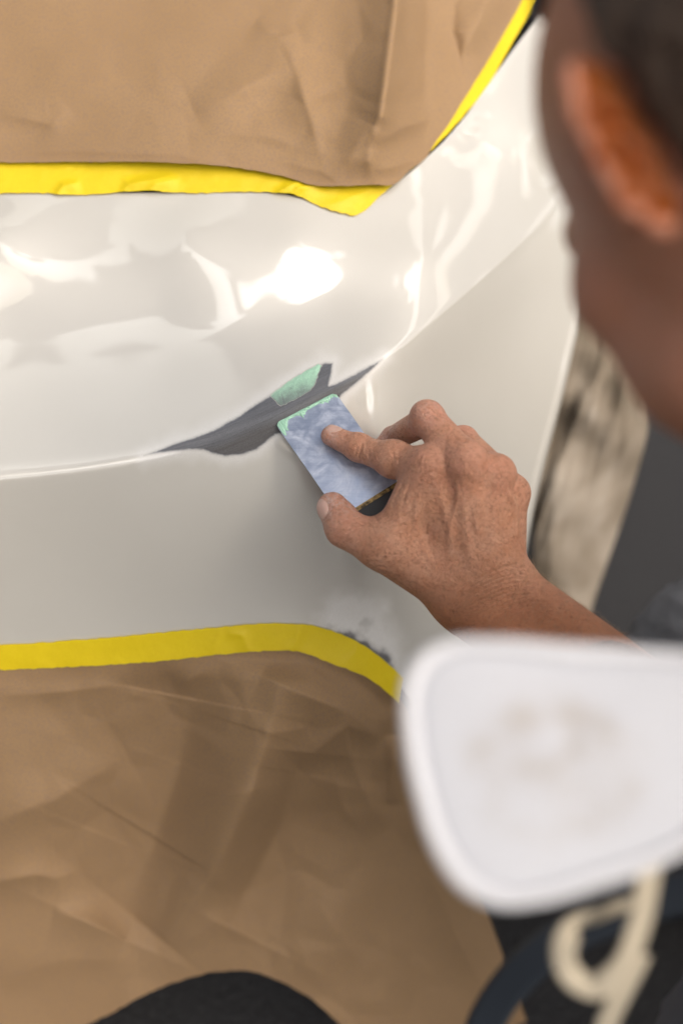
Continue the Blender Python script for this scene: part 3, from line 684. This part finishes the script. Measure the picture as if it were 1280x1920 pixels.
# ------------------------------------------------------------------ spreader
pa, pb, pd, pcq = pc(517, 797, surf_d(517, 797) - 1.0), pc(630, 738, surf_d(630, 738) - 1.0), pc(654, 995, 908), pc(760, 927, 918)
spreader = thing('filler_spreader', 'bluish steel filler spreader with black spine held against the dark patch', 'spreader', tuple(c2w((pa + pb + pcq + pd) / 4)))
def plate(u, v): return (pa * (1 - u)[..., None] + pb * u[..., None]) * (1 - v)[..., None] + (pd * (1 - u)[..., None] + pcq * u[..., None]) * v[..., None]
nP = np.cross(pb - pa, pd - pa); nP /= np.linalg.norm(nP)
if nP[2] > 0: nP = -nP                       # towards the viewer
def plate_bow(v): return 2.0 * np.sin(np.pi * v)
def slab(u0, u1, v0, v1, th, nu, nv, rad, lift=0.):
    W_, H_ = np.linalg.norm(pb - pa), np.linalg.norm(pd - pa)
    u = np.linspace(u0, u1, nu); vv_ = np.linspace(v0, v1, nv); U, V_ = np.meshgrid(u, vv_, indexing='ij')
    # round the two far corners
    x = U * W_; y = V_ * H_
    for cx, sx in ((rad, -1), (W_ - rad, 1)):
        m = ((x - cx) * sx > 0) & (y < rad + v0 * H_); dx = (x - cx) * sx; dy = rad + v0 * H_ - y
        r = np.maximum(np.hypot(dx, dy), 1e-6); mm = np.maximum(dx, dy); k = np.where(m, mm / r, 1)
        x = np.where(m, cx + sx * dx * k, x); y = np.where(m, rad + v0 * H_ - dy * k, y)
    U, V_ = x / W_, y / H_
    mid = plate(U, V_) + nP * (plate_bow(V_) + lift)[..., None]
    f, bk = mid + nP * th / 2, mid - nP * th / 2
    n = nu * nv; Vv = np.concatenate([f.reshape(-1, 3), bk.reshape(-1, 3)]); Fg = grid_faces(nu, nv); Fa = [list(r) for r in Fg] + [list((r + n)[::-1]) for r in Fg]
    i = np.arange(n).reshape(nu, nv); loop = list(i[:, 0]) + list(i[-1, 1:]) + list(i[-2::-1, -1]) + list(i[0, -2:0:-1])
    for a, b in zip(loop, loop[1:] + loop[:1]): Fa.append([a, b, b + n, a + n])
    return c2w(Vv), Fa
V_, F_ = slab(0, 1, 0, .93, .8, 25, 30, 3.5); mesh_obj('blade', V_, F_, M_steel, spreader, recalc=True, smooth=False)
V_, F_ = slab(-.02, 1.02, .90, 1.10, 6.5, 20, 8, .4); so = mesh_obj('spine', V_, F_, M_spine, spreader, recalc=True, smooth=False)
bv = so.modifiers.new('bevel', 'BEVEL'); bv.width = .0012; bv.segments = 3; bv.limit_method = 'ANGLE'
V_, F_ = slab(-.01, 1.01, .895, .925, 7.4, 20, 3, .2); mesh_obj('rusty_strip', V_, F_, M_brass, spreader, recalc=True, smooth=False)
# filler bead on the working edge
us = np.linspace(.0, 1, 200); wv = (.012 + .035 * np.clip(fbm(np.stack([us * 9, us * 0], -1), 4, 130), -.2, 1) + .10 * np.exp(-((us - .06) / .08) ** 2) + .03 * np.exp(-((us - .4) / .06) ** 2) + .02 * np.exp(-((us - .97) / .03) ** 2)) * (1 + .3 * vnoise(np.stack([us * 60, us * 0], -1), 2))
wv = np.maximum(wv, .012); tt = np.linspace(0, 1, 10)
U, T = np.meshgrid(us * .985 + .008, tt, indexing='ij'); VV = -.012 + (T * (wv[:, None] + .012)); ed = np.clip(np.minimum(U, 1 - U) * 44 / 3.5, 0, 1); VV = VV + .03 * (1 - ed) ** 2
hh = .45 + .9 * np.sin(np.pi * np.clip(T * .9 + .1, 0, 1)) * (1 + .4 * fbm(np.stack([U * 40, T * 3], -1), 3, 7))
mesh_obj('filler_bead', c2w(plate(U, VV) + nP * (plate_bow(np.clip(VV, 0, 1)) + hh)[..., None]).reshape(-1, 3), grid_faces(200, 10), mat('green_filler_bead', (.36, .62, .47), .55), spreader, face_cam=True)

# ------------------------------------------------------------------ person: implicit body
def P3(*a): return pc(*a)
Wr = {'u': P3(950, 1098, 905), 'r': P3(893, 1148, 903)}
El = {'u': P3(1500, 1560, 800), 'r': P3(1480, 1612, 790)}
mcp = {'i': P3(806, 875, 884), 'm': P3(872, 868, 877), 'r': P3(930, 890, 885), 'p': P3(961, 926, 896)}
car_b = {'i': P3(868, 1112, 898), 'm': P3(896, 1104, 893), 'r': P3(922, 1092, 893), 'p': P3(944, 1078, 898)}
th = {'c': P3(842, 1092, 900), 'm': P3(714, 1024, 893), 'i': P3(646, 990, 899), 't': P3(623, 952, 907)}
def plate_depth(px, py):                     # distance of the blade along a bearing
    r = pc(px, py, 1.0); return float((pa @ nP) / (r @ nP))
it_, id_, ip_ = P3(621, 817, plate_depth(621, 817) - 8.2), P3(672, 840, plate_depth(672, 840) - 13), P3(738, 862, plate_depth(738, 862) - 22)
mp_, mdp, mt_ = P3(802, 787, 898), P3(737, 822, plate_depth(737, 822) + 14), P3(708, 848, plate_depth(708, 848) + 9.5)
rp_, rd_, rt_ = P3(868, 826, 922), P3(800, 862, 952), P3(768, 885, 945)
pp_, pdp, pt_ = P3(925, 880, 935), P3(862, 905, 958), P3(825, 918, 950)
def f_hand(p):
    palm = rcone(p, car_b['i'], mcp['i'], 14, 10.5)
    for kf, r0, r1 in (('m', 14, 10.5), ('r', 13.5, 10), ('p', 13, 8.6)): palm = smin(palm, rcone(p, car_b[kf], mcp[kf], r0, r1), 12)
    palm = smin(palm, rcone(p, P3(880, 1060, 912), P3(885, 920, 905), 17, 14), 8)        # palm mass
    palm = smin(palm, rcone(p, Wr['u'], El['u'], 17, 32), 8); palm = smin(palm, rcone(p, Wr['r'], El['r'], 17.5, 34), 10)
    palm = smin(palm, rcone(p, P3(870, 1128, 902), P3(900, 1140, 903), 19, 18), 10)
    palm = smin(palm, np.linalg.norm(p - P3(968, 1082, 897), axis=1) - 10.5, 8)          # ulna head
    thumb = smin(rcone(p, th['c'], th['m'], 19, 14.2), rcone(p, th['m'], th['i'], 13.6, 11.6), 5)
    thumb = smin(thumb, rcone(p, th['i'], th['t'], 11.2, 9.2), 4)
    thumb = smin(thumb, rcone(p, th['i'] * .45 + th['t'] * .55 + [2, 0, 1.5], th['t'], 9.4, 7.5), 4)
    palm = smin(palm, rcone(p, P3(788, 908, 888), P3(742, 1004, 893), 13.4, 12.8), 9)      # web muscle
    hand = smin(palm, thumb, 12)
    idx = smin(rcone(p, mcp['i'], ip_, 11.6, 10.6), rcone(p, ip_, id_, 10.5, 8.3), 5)
    idx = smin(idx, rcone(p, id_, it_, 8.3, 6.8), 3)
    idx = smin(idx, np.linalg.norm(p - id_ - [0, 1, -.4], axis=1) - 8.5, 4); idx = smin(idx, np.linalg.norm(p - ip_ - [0, .8, -1], axis=1) - 10.9, 6)
    mid = smin(rcone(p, mcp['m'], mp_, 12.4, 10.6), rcone(p, mp_, mdp, 9.6, 8), 4); mid = smin(mid, rcone(p, mdp, mt_, 8, 6.6), 3)
    mid = smin(mid, np.linalg.norm(p - mp_ - [-1, 2.5, -1.5], axis=1) - 9.8, 5)
    rin = smin(rcone(p, mcp['r'], rp_, 10.4, 9.4), rcone(p, rp_, rd_, 9, 7.6), 4); rin = smin(rin, rcone(p, rd_, rt_, 7.6, 6.3), 3)
    pin = smin(rcone(p, mcp['p'], pp_, 9, 8.2), rcone(p, pp_, pdp, 7.8, 6.8), 4); pin = smin(pin, rcone(p, pdp, pt_, 6.8, 5.6), 3)
    kn = np.minimum.reduce([np.linalg.norm(p - mcp[a] - [0, 2, -3.5], axis=1) - r for a, r in (('i', 9.2), ('m', 9.2), ('r', 7.8), ('p', 6.8))])
    hand = smin(hand, kn, 11)
    out = None
    for fg, kk in ((idx, 7), (mid, 7), (rin, 6), (pin, 6)):
        x = smin(hand, fg, kk); out = x if out is None else smin(out, x, 1.2)
    return out
lo = np.array([-25, -130, 852]); hi = np.array([215, 85, 985])
VH, FH, NH = surface(lambda p: smax(f_hand(p), p[:, 0] - 205, 1), lo, hi, .95)
qx = topx(VH); vis = np.clip(-(NH * (VH / np.linalg.norm(VH, axis=1)[:, None])).sum(1) * 3, 0, 1)
def z2(L): return [(500 + x / 2.4615, 700 + y / 2.4615) for x, y in L]
dsp = np.zeros(len(VH)); redv = np.zeros(len(VH)); dustv = np.zeros(len(VH))
ridges = [([(770, 450), (800, 560), (835, 700), (850, 900)], .7, 9), ([(900, 430), (905, 600), (925, 780), (955, 900)], .6, 8), ([(1060, 470), (1050, 620), (1040, 780), (1040, 880)], .6, 8),
          ([(1105, 540), (1135, 590), (1148, 690), (1145, 790)], 1.1, 5), ([(865, 470), (882, 550), (872, 620), (850, 700), (855, 800)], .8, 5), ([(700, 560), (690, 680), (720, 800), (790, 920)], .6, 6), ([(1000, 560), (960, 640), (985, 760)], .6, 5), ([(620, 640), (560, 760), (480, 830)], .5, 7)]
for L, a, wd in ridges:
    d, arc, _ = seg_dist(qx, poly_path(z2(L), 30)); dsp += 1.5 * a * np.exp(-(d / wd) ** 2) * sstep(0, .2, arc) * sstep(0, .2, 1 - arc)
grooves = [([(428, 312), (440, 335), (425, 375), (428, 400)], .5, 1.5), ([(455, 318), (462, 340), (450, 380)], .4, 1.4), ([(415, 330), (412, 360), (408, 390)], .3, 1.3), ([(480, 330), (470, 370), (476, 410)], .25, 1.3),
           ([(575, 330), (585, 380), (575, 440), (570, 500)], .3, 1.6), ([(600, 340), (612, 390), (600, 440)], .3, 1.5), ([(640, 480), (600, 560), (575, 640)], .35, 2), ([(668, 480), (640, 560), (610, 650)], .3, 2), ([(700, 490), (680, 560), (660, 640)], .25, 2),
           ([(530, 690), (600, 670), (680, 640)], .4, 2), ([(540, 720), (620, 705), (700, 690)], .3, 2), ([(500, 760), (580, 750), (660, 760)], .25, 2),
           ([(300, 755), (330, 735), (380, 700)], .3, 1.5), ([(280, 740), (310, 715), (360, 680)], .3, 1.5), ([(330, 790), (370, 760), (430, 720)], .25, 1.5), ([(470, 640), (500, 665), (520, 700)], .3, 1.5),
           ([(700, 120), (760, 140), (800, 180)], .25, 1.5), ([(690, 160), (750, 165), (800, 210)], .25, 1.5), ([(860, 290), (900, 310), (950, 300)], .35, 1.5), ([(850, 310), (890, 335), (940, 330)], .3, 1.5), ([(830, 340), (890, 360), (960, 350)], .25, 1.5),
           ([(720, 400), (750, 385), (800, 400)], .25, 1.5), ([(720, 470), (760, 455), (820, 470)], .25, 1.5), ([(700, 440), (690, 410), (720, 370)], .25, 1.5)]
wr = []
for kx in range(11):
    o_ = kx * 26; wr.append(([(1215 + o_ * .55, 905 + o_ * .62), (1120 + o_ * .25, 892 + o_ * .72), (1010 - o_ * .1, 930 + o_ * .85), (900 - o_ * .3, 1010 + o_ * .9), (820 - o_ * .5, 1100 + o_)], .5 - .025 * kx, 1.7))
for kx in range(5): wr.append(([(430 + kx * 26, 905 + kx * 30), (480 + kx * 24, 870 + kx * 30), (540 + kx * 20, 870 + kx * 28)], .25, 1.8))
for L, a, wd in grooves + wr:
    pth = poly_path(z2(L), 30); pth = pth + 1.2 * np.stack([vnoise(pth / 11, 3), vnoise(pth / 11, 9)], -1)
    d, arc, _ = seg_dist(qx, pth); dsp -= 2.0 * a * np.exp(-(d / wd) ** 2) * sstep(0, .25, arc) * sstep(0, .25, 1 - arc)
dsp += .28 * fbm(VH / 5, 3, 140) + .2 * fbm(VH / 14, 2, 144)
VH = VH + NH * (dsp * vis)[:, None]
for c, r, a in ((mcp['i'], 15, .75), (mcp['m'], 15, .7), (mcp['r'], 13, .6), (mcp['p'], 12, .5), (mp_, 16, .65), (ip_, 12, .35), (id_, 11, .45), (it_, 12, .75), (th['t'], 15, .8), (th['i'], 16, .6), (rp_, 14, .6), (mdp, 16, .8)):
    redv = np.maximum(redv, a * np.exp(-(np.linalg.norm(VH - c, axis=1) / r) ** 2))
redv = np.clip(redv + .25 * fbm(VH / 9, 3, 150) * (redv + .3), 0, 1)
for c, r, a in ((it_, 11, .7), (th['t'], 16, .9), (th['i'], 10, .5), (mp_, 12, .6), (mdp, 22, .6)): dustv = np.maximum(dustv, a * np.exp(-(np.linalg.norm(VH - c, axis=1) / r) ** 2))
tanv = sstep(-25, -75, VH[:, 1]) * .75 + .12
tanv = np.clip(tanv + .1 * sstep(60, 110, VH[:, 0]), 0, .9)

# head, neck and the rest
def nrm(v): v = np.asarray(v, float); return v / np.linalg.norm(v)
hf = nrm((-.25, -.2, .93)); hu = np.array([-.37, .92, -.1]); hu = nrm(hu - hf * (hu @ hf)); hl = nrm(np.cross(hf, hu))
if hl[2] > 0: hl = -hl                       # the person's left side faces the camera
HC = np.array([163., 126., 522.])
def H(f, l, u): return HC + hf * f + hl * l + hu * u
AX = np.stack([hf, hl, hu])
er = H(-24, 69, 20)                            # ear root
ee = nrm(hl * .9 - hf * .42); en = nrm(np.cross(ee, hu))
def f_ear(p):
    q = (p - er) @ np.stack([ee, hu, en]).T
    x, y, z = q[:, 0], q[:, 1] , q[:, 2]
    cx = 13 + .05 * y
    r = np.hypot((x - cx) / 20, (y - 1) / 34)
    bowl = z - 6 * np.clip(1 - r ** 2, 0, 1)
    thick = 1.7 + 1.6 * np.exp(-((r - .88) / .13) ** 2)
    return smax((r - 1) * 22, np.abs(bowl) - thick, 3)
neck_b = np.array([235., -15., 500.])
shR, shL = w2c((.42, .565, .72)), w2c((.36, .19, .70)); hip = w2c((.64, .56, .36)); chest = w2c((.38, .40, .66))
def f_head(p):
    d = ellip(p, H(-8, 0, 38), AX, (98, 73, 80))
    d = smin(d, ellip(p, H(22, 0, -25), AX, (72, 60, 78)), 25)
    d = smin(d, rcone(p, H(66, 0, -84), H(20, 50, -58), 22, 20), 22); d = smin(d, rcone(p, H(66, 0, -84), H(20, -48, -58), 18, 17), 22)
    for s in (1, -1): d = smin(d, np.linalg.norm(p - H(60, 46 * s, -10), axis=1) - 20, 22); d = smin(d, np.linalg.norm(p - H(46, 42 * s, -48), axis=1) - 23, 24)
    d = smin(d, rcone(p, H(86, 30, 22), H(86, -30, 22), 13, 13), 12)
    d = smin(d, rcone(p, H(88, 0, 12), H(104, 0, -24), 7, 9), 8); d = smin(d, np.linalg.norm(p - H(100, 11, -28), axis=1) - 7, 5); d = smin(d, np.linalg.norm(p - H(100, -11, -28), axis=1) - 7, 5)
    for s in (1, -1):
        d = smax(d, -(np.linalg.norm(p - H(98, 31 * s, 3), axis=1) - 13), 8); d = smin(d, np.linalg.norm(p - H(80, 31 * s, 3), axis=1) - 12.5, 2)
    d = smin(d, rcone(p, H(80, 16, -50), H(80, -16, -50), 7, 7), 6); d = smin(d, rcone(p, H(78, 13, -60), H(78, -13, -60), 7.5, 7.5), 6); d = smin(d, np.linalg.norm(p - H(84, 0, -84), axis=1) - 17, 10)
    d = smin(d, rcone(p, H(-22, 0, -40), neck_b, 58, 62), 24)
    return smin(d, f_ear(p), 5)
def f_torso(p):
    d = smin(rcone(p, chest, hip, 125, 140), rcone(p, shL, shR, 72, 72), 60)
    d = smin(d, rcone(p, neck_b, chest, 66, 110), 40)
    eR = (El['u'] + El['r']) / 2
    d = smin(d, rcone(p, shR, eR, 62, 42), 30)
    eL = w2c((.62, .20, .52)); d = smin(d, rcone(p, shL, eL, 58, 44), 30); d = smin(d, rcone(p, eL, w2c((.70, .42, .50)), 42, 32), 20)
    return d
def f_body(p): return smin(f_head(p), smin(f_torso(p), np.maximum(f_hand(p), 197 - p[:, 0]), 12), 20)
VB, FB, NB = surface(f_body, (20, -520, 250), (820, 300, 860), 4.2)
hairm = None
nV = len(VH)
Vall = np.concatenate([VH, VB]); Fall = np.concatenate([FH, FB + nV])
fc = VB[FB].mean(1); eq_ = (fc - er) @ np.stack([ee, hu, en]).T; er_ = np.hypot((eq_[:, 0] - 13 - .05 * eq_[:, 1]) / 20, (eq_[:, 1] - 1) / 34); earface = (f_ear(fc) < 3) & (er_ < .9) & (eq_[:, 0] > 1)
mi = np.concatenate([np.zeros(len(FH), int), earface.astype(int)])
zB = np.zeros(len(VB))
eardist = f_ear(VB); earw = sstep(6, 1, eardist)
redB = np.clip(.65 + .3 * earw + .3 * fbm(VB / 22, 3, 160), 0, 1); tan_shadeB = np.clip(.9 + .2 * fbm(VB / 30, 2, 161), 0, 1)  # head: ruddy tan, deepened so the colour partly stands in for shade
person = thing('person', 'man with short dark hair leaning in from the right, pressing the spreader on the bumper', 'person', (.55, .6, 0))
body = mesh_obj('body', c2w(Vall), Fall, [M_skin, M_ear], person, attrs={'red': np.concatenate([redv, redB]), 'tan': np.concatenate([tanv, tan_shadeB]), 'dust': np.concatenate([dustv, zB])}, recalc=True, matidx=mi)

# nails: curved shields laid on the fingertip surface
def nail(center, axis_, normal, ln, wd, name='fingernail'):
    a = nrm(axis_); n = np.asarray(normal, float); n = nrm(n - a * (n @ a)); s = np.cross(a, n)
    uu, ww = np.meshgrid(np.linspace(-1, 1, 21), np.linspace(-1, 1, 21), indexing='ij')
    x, y = uu * np.sqrt(1 - ww ** 2 / 2), ww * np.sqrt(1 - uu ** 2 / 2); x = np.sign(x) * np.abs(x) ** .8
    p = np.asarray(center) + x[..., None] * a * ln + y[..., None] * s * wd
    p = p.reshape(-1, 3) + n * 6
    for _ in range(25):
        f = f_hand(p); p = p - n * np.clip(f, -2, 2)[:, None] * .8
    rr = np.hypot(x, y).ravel(); p = p + n * (.75 - .9 * rr ** 4)[:, None] 
    return mesh_obj(name, c2w(p), grid_faces(21, 21), M_nail, body, face_cam=True)
nail(it_ + nrm(id_ - it_) * 1.0, it_ - id_, (.25, .85, -.5), 6.2, 5.2)
nail(th['t'] + nrm(th['i'] - th['t']) * 0.5, th['t'] - th['i'], (-.85, .25, -.42), 6.8, 5.8)

# short fair hairs on the forearm
cand = np.where((VH[:, 1] < -32) & (VH[:, 0] > 60) & (vis > -1) & (NH[:, 2] < .35) & (NH[:, 0] + NH[:, 1] > -.6))[0]
pick = rng.choice(cand, 700, replace=False); hv, hfc = [], []
fdir = nrm(El['u'] - Wr['u'])
for ii in pick:
    p0 = VH[ii]; n0 = NH[ii]; t0_ = nrm(fdir * -.2 + np.array([.55, .5, 0]) + rng.normal(0, .3, 3)); t0_ = nrm(t0_ - n0 * (t0_ @ n0)); L_ = rng.uniform(5, 11); sd_ = nrm(np.cross(t0_, n0))
    k0_ = len(hv)
    for jj in range(4):
        u_ = jj / 3; c_ = p0 + t0_ * L_ * u_ + n0 * (L_ * .38 * u_ * (1 - .45 * u_)); r_ = .05 * (1 - .8 * u_)
        hv += [c_ + sd_ * r_, c_ - sd_ * r_ * .5 + n0 * r_ * .87, c_ - sd_ * r_ * .5 - n0 * r_ * .87]
    for jj in range(3):
        for kk in range(3):
            a_, b_ = k0_ + jj * 3 + kk, k0_ + jj * 3 + (kk + 1) % 3; hfc.append([a_, b_, b_ + 3, a_ + 3])
ah = mesh_obj('arm_hair', c2w(np.array(hv)), hfc, mat('fair_hair', (.42, .28, .16), .5), body); ah['kind'] = 'stuff'

# hair
def f_hair(p):
    q = (p - HC) @ AX.T; x, y, z = q[:, 0], np.abs(q[:, 1]), q[:, 2]
    shell = f_head_nf(p) - 5 - 2.2 * fbm(p / 7, 3, 170)
    line = np.maximum(x - 58 + .25 * np.clip(z - 60, -80, 40), -z - 30 + np.clip(x + 40, 0, 60) * .6)     # hairline
    side = np.where(z < 98, np.minimum(x + 36 - np.clip(z - 40, 0, 60) * .3, np.maximum(np.abs(x - 16) - 5, -z + 200)), -50.)   # clipped temples, short sideburn
    return smax(smax(shell, line, 6), side, 8)
def f_head_nf(p):
    return smin(ellip(p, H(-8, 0, 38), AX, (98, 73, 80)), smin(ellip(p, H(22, 0, -25), AX, (72, 60, 78)), rcone(p, H(-22, 0, -40), neck_b, 58, 62), 24), 25)
V_, F_, _n = surface(lambda p: smax(f_hair(p), -(f_head_nf(p) + 4), 1), (20, -40, 380), (330, 300, 680), 3.2)
mesh_obj('hair', c2w(V_), F_, M_hair, person, recalc=True)

# clothes
def f_jacket(p):
    d = f_torso(p) - 11 - 5 * fbm(p / 60, 3, 180)
    eR = (El['u'] + El['r']) / 2
    d = smax(d, -(np.linalg.norm(p - (H(0, 0, -40)), axis=1) - 105), 8)
    return d
V_, F_, _n = surface(f_jacket, (60, -560, 150), (900, 230, 900), 7); mesh_obj('jacket', c2w(V_), F_, M_navy, person, recalc=True)
kR, kL = w2c((.30, .92, .36)), w2c((.235, .50, .40)); aR, aL = w2c((.50, .98, .07)), w2c((.42, .50, .07))
hR, hL = w2c((.64, .66, .36)), w2c((.66, .46, .36))
def f_leg(p):
    d = None
    for h_, k_, a_ in ((hR, kR, aR), (hL, kL, aL)):
        x = smin(rcone(p, h_, k_, 92, 66), rcone(p, k_, a_, 64, 48), 25); d = x if d is None else smin(d, x, 10)
    cr = np.abs(fbm(np.stack([p[:, 0] / 70, (p[:, 1] + .6 * p[:, 0]) / 24, p[:, 2] / 60], -1), 3, 190))
    return d - 6 * fbm(p / 50, 3, 191) - 7 * cr
V_, F_, _n = surface(f_leg, (80, -900, 400), (800, 80, 1350), 6)
vy = c2w(V_)[:, 1]; sel = None
M2 = M_grey
mesh_obj('trousers', c2w(V_), F_, M_grey, person, recalc=True)
for x0, y0 in ((.50, .98), (.42, .50)):
    def f_shoe(p):
        a, b = w2c((x0 + .05, y0 - .01, .045)), w2c((x0 - .17, y0 + .03, .035)); x = smin(rcone(p, a, b, 42, 34), rcone(p, a, w2c((x0, y0, .10)), 42, 46), 14)
        return smax(x, -((p @ np.array([0, cp, -sp])) + CAMZ * 1000) + 2, 4)
    V_, F_, _n = surface(f_shoe, (100, -1000, 700), (700, -300, 1500), 6); mesh_obj('shoe', c2w(V_), F_, M_dark, person, recalc=True)

# ------------------------------------------------------------------ respirator hanging at the chest
outl = [(752, 1330), (757, 1275), (785, 1225), (840, 1199), (920, 1195), (1060, 1204), (1200, 1214), (1330, 1232), (1390, 1270), (1400, 1370), (1375, 1500), (1330, 1570), (1240, 1625), (1120, 1668), (1010, 1698), (930, 1702), (865, 1672), (815, 1605), (778, 1500), (757, 1400)]
def closed(P, n):
    P = np.asarray(P, float); P = np.concatenate([P[-3:], P, P[:4]]); s = np.concatenate([[0], np.cumsum(np.linalg.norm(np.diff(P, axis=0), axis=1))])
    return curve(s, P, np.linspace(s[3], s[-4], n + 1))[:-1]
oc = closed(outl, 160); cc = np.array([1050., 1440.])
fdist = 495.
fpl = nrm((-.05, .22, -.97)); fcen = pc(cc[0], cc[1], fdist)
def onpl(px):                                # point on the pad's plane along a bearing
    r = pc(px[..., 0], px[..., 1], 1.); return r * ((fcen @ fpl) / (r @ fpl))[..., None]
OL = onpl(oc); ctr = OL.mean(0)
respirator = thing('respirator', 'white respirator filter pad with rounded corners and dusty centre in the foreground', 'respirator', tuple(c2w(ctr + [60, -30, 40])))
def rings(spec):                             # spec: (scale towards the centre in mm, height)
    out = []
    for ins, hgt in spec:
        e = OL - ctr; ln = np.linalg.norm(e, axis=1)[:, None]; out.append(ctr + e * np.maximum(ln - ins, 0) / ln + fpl * hgt)
    return np.stack(out, 0)
def loft(Rg, capA=False, capB=False):
    k, n = Rg.shape[:2]; i = np.arange(k * n).reshape(k, n); j = np.roll(i, -1, 1)
    F = np.stack([i[:-1], i[1:], j[1:], j[:-1]], -1).reshape(-1, 4).tolist()
    if capA: F.append(i[0].tolist())
    if capB: F.append(i[-1].tolist())
    return c2w(Rg.reshape(-1, 3)), F
V_, F_ = loft(rings([(3, -16), (0.6, -14), (0, -8), (0, -1), (.4, .8), (1.5, 1.8), (3.5, 2.0), (5.2, 1.6), (6.2, .4), (6.6, -3.)]), True)
frame = mesh_obj('filter_retainer', V_, F_, M_rim, respirator, recalc=True)
Rg = rings([(6.4, -1.5), (8, -.3), (10, .2), (14, .6), (18, .9), (22, 1.2), (26, 1.5), (30, 1.6), (34, 1.8), (38, 2), (44, 2.2), (50, 2.3), (56, 2.3), (62, 2.3)])
V_, F_ = loft(Rg, False, True)
cxy = pc(1035, 1440, fdist); pl = Rg.reshape(-1, 3); ex = (pl[:, 0] - cxy[0]) / 29; ey = (pl[:, 1] - cxy[1]) / 23; rr = np.hypot(ex, ey)
ringv = np.exp(-((rr - .88) / .2) ** 2) * .6 + .5 * sstep(1.0, .3, rr); ringv = ringv * (.6 + .8 * fbm(pl / 9, 3, 200))
mesh_obj('filter_pad', V_, F_, M_pad, frame, attrs={'ring': np.clip(ringv, 0, 1)}, recalc=True)
# facepiece and second filter further back (mostly outside the picture)
mc = ctr + np.array([118, -20, 78])
f_face = lambda p: smax(ellip(p, mc, np.eye(3), (52, 48, 46)), -ellip(p, mc + [12, 0, 40], np.eye(3), (42, 40, 50)), 5)
V_, F_, _n = surface(f_face, mc - 60, mc + 60, 2.5); mesh_obj('facepiece', c2w(V_), F_, M_mask, respirator, recalc=True)
V_, F_, _n = surface(lambda p: smin(rcone(p, ctr - fpl * 40 + [25, 0, 0], mc, 20, 26), rcone(p, mc, mc + [0, -25, -48], 16, 20), 6), mc - 160, mc + 100, 2.5); mesh_obj('valve_body', c2w(V_), F_, M_mask, respirator, recalc=True)
def ribbon(name, pts, wid, nor, material, parent, n=120, th_=1.6):
    P = np.array(pts, float); s = np.concatenate([[0], np.cumsum(np.linalg.norm(np.diff(P, axis=0), axis=1))]); C = curve(s, P, np.linspace(0, s[-1], n))
    T = np.gradient(C, axis=0); T /= np.linalg.norm(T, axis=1)[:, None]; Nn = np.asarray(nor, float); Nn = np.broadcast_to(Nn, C.shape) if Nn.ndim == 1 else curve(s, Nn, np.linspace(0, s[-1], n))
    Nn = Nn - T * (Nn * T).sum(1)[:, None]; Nn /= np.linalg.norm(Nn, axis=1)[:, None]; Bn = np.cross(T, Nn)
    R_ = np.stack([C + Bn * wid / 2 + Nn * th_ / 2, C + Bn * wid * .3 + Nn * th_ * .62, C - Bn * wid * .3 + Nn * th_ * .62, C - Bn * wid / 2 + Nn * th_ / 2, C - Bn * wid / 2 - Nn * th_ / 2, C + Bn * wid / 2 - Nn * th_ / 2], 1)
    k = 6; i = np.arange(n * k).reshape(n, k); j = np.roll(i, -1, 1); F = np.stack([i[:-1], i[1:], j[1:], j[:-1]], -1).reshape(-1, 4).tolist() + [i[0].tolist(), i[-1].tolist()]
    return mesh_obj(name, c2w(R_.reshape(-1, 3)), F, material, parent, recalc=True)
ribbon('neck_strap', [P3(1228, 1540, 545), P3(1214, 1650, 548), P3(1196, 1740, 552), P3(1158, 1822, 556), P3(1108, 1852, 560), P3(1068, 1826, 562), P3(1056, 1780, 562), P3(1072, 1742, 566), P3(1130, 1712, 580), P3(1200, 1690, 600)],
       9.5, [(.25, .1, -1), (.25, .1, -1), (.3, .2, -1), (.3, .35, -.9), (.1, .6, -.8), (-.3, .4, -.85), (-.4, 0, -.9), (-.2, -.4, -.9), (0, -.5, -.9), (0, -.5, -.9)], M_cream, respirator)
ribbon('neck_strap', [P3(1200, 1790, 575), P3(1165, 1860, 580), P3(1130, 1940, 590), P3(1100, 2050, 600)], 9.5, (.3, .2, -1), M_cream, respirator)
ribbon('head_strap', [P3(1330, 1660, 620), P3(1200, 1695, 640), P3(1080, 1745, 660), P3(985, 1815, 680), P3(915, 1910, 700), P3(880, 2020, 715)], 19, (-.35, .45, -.9), M_strap, respirator)
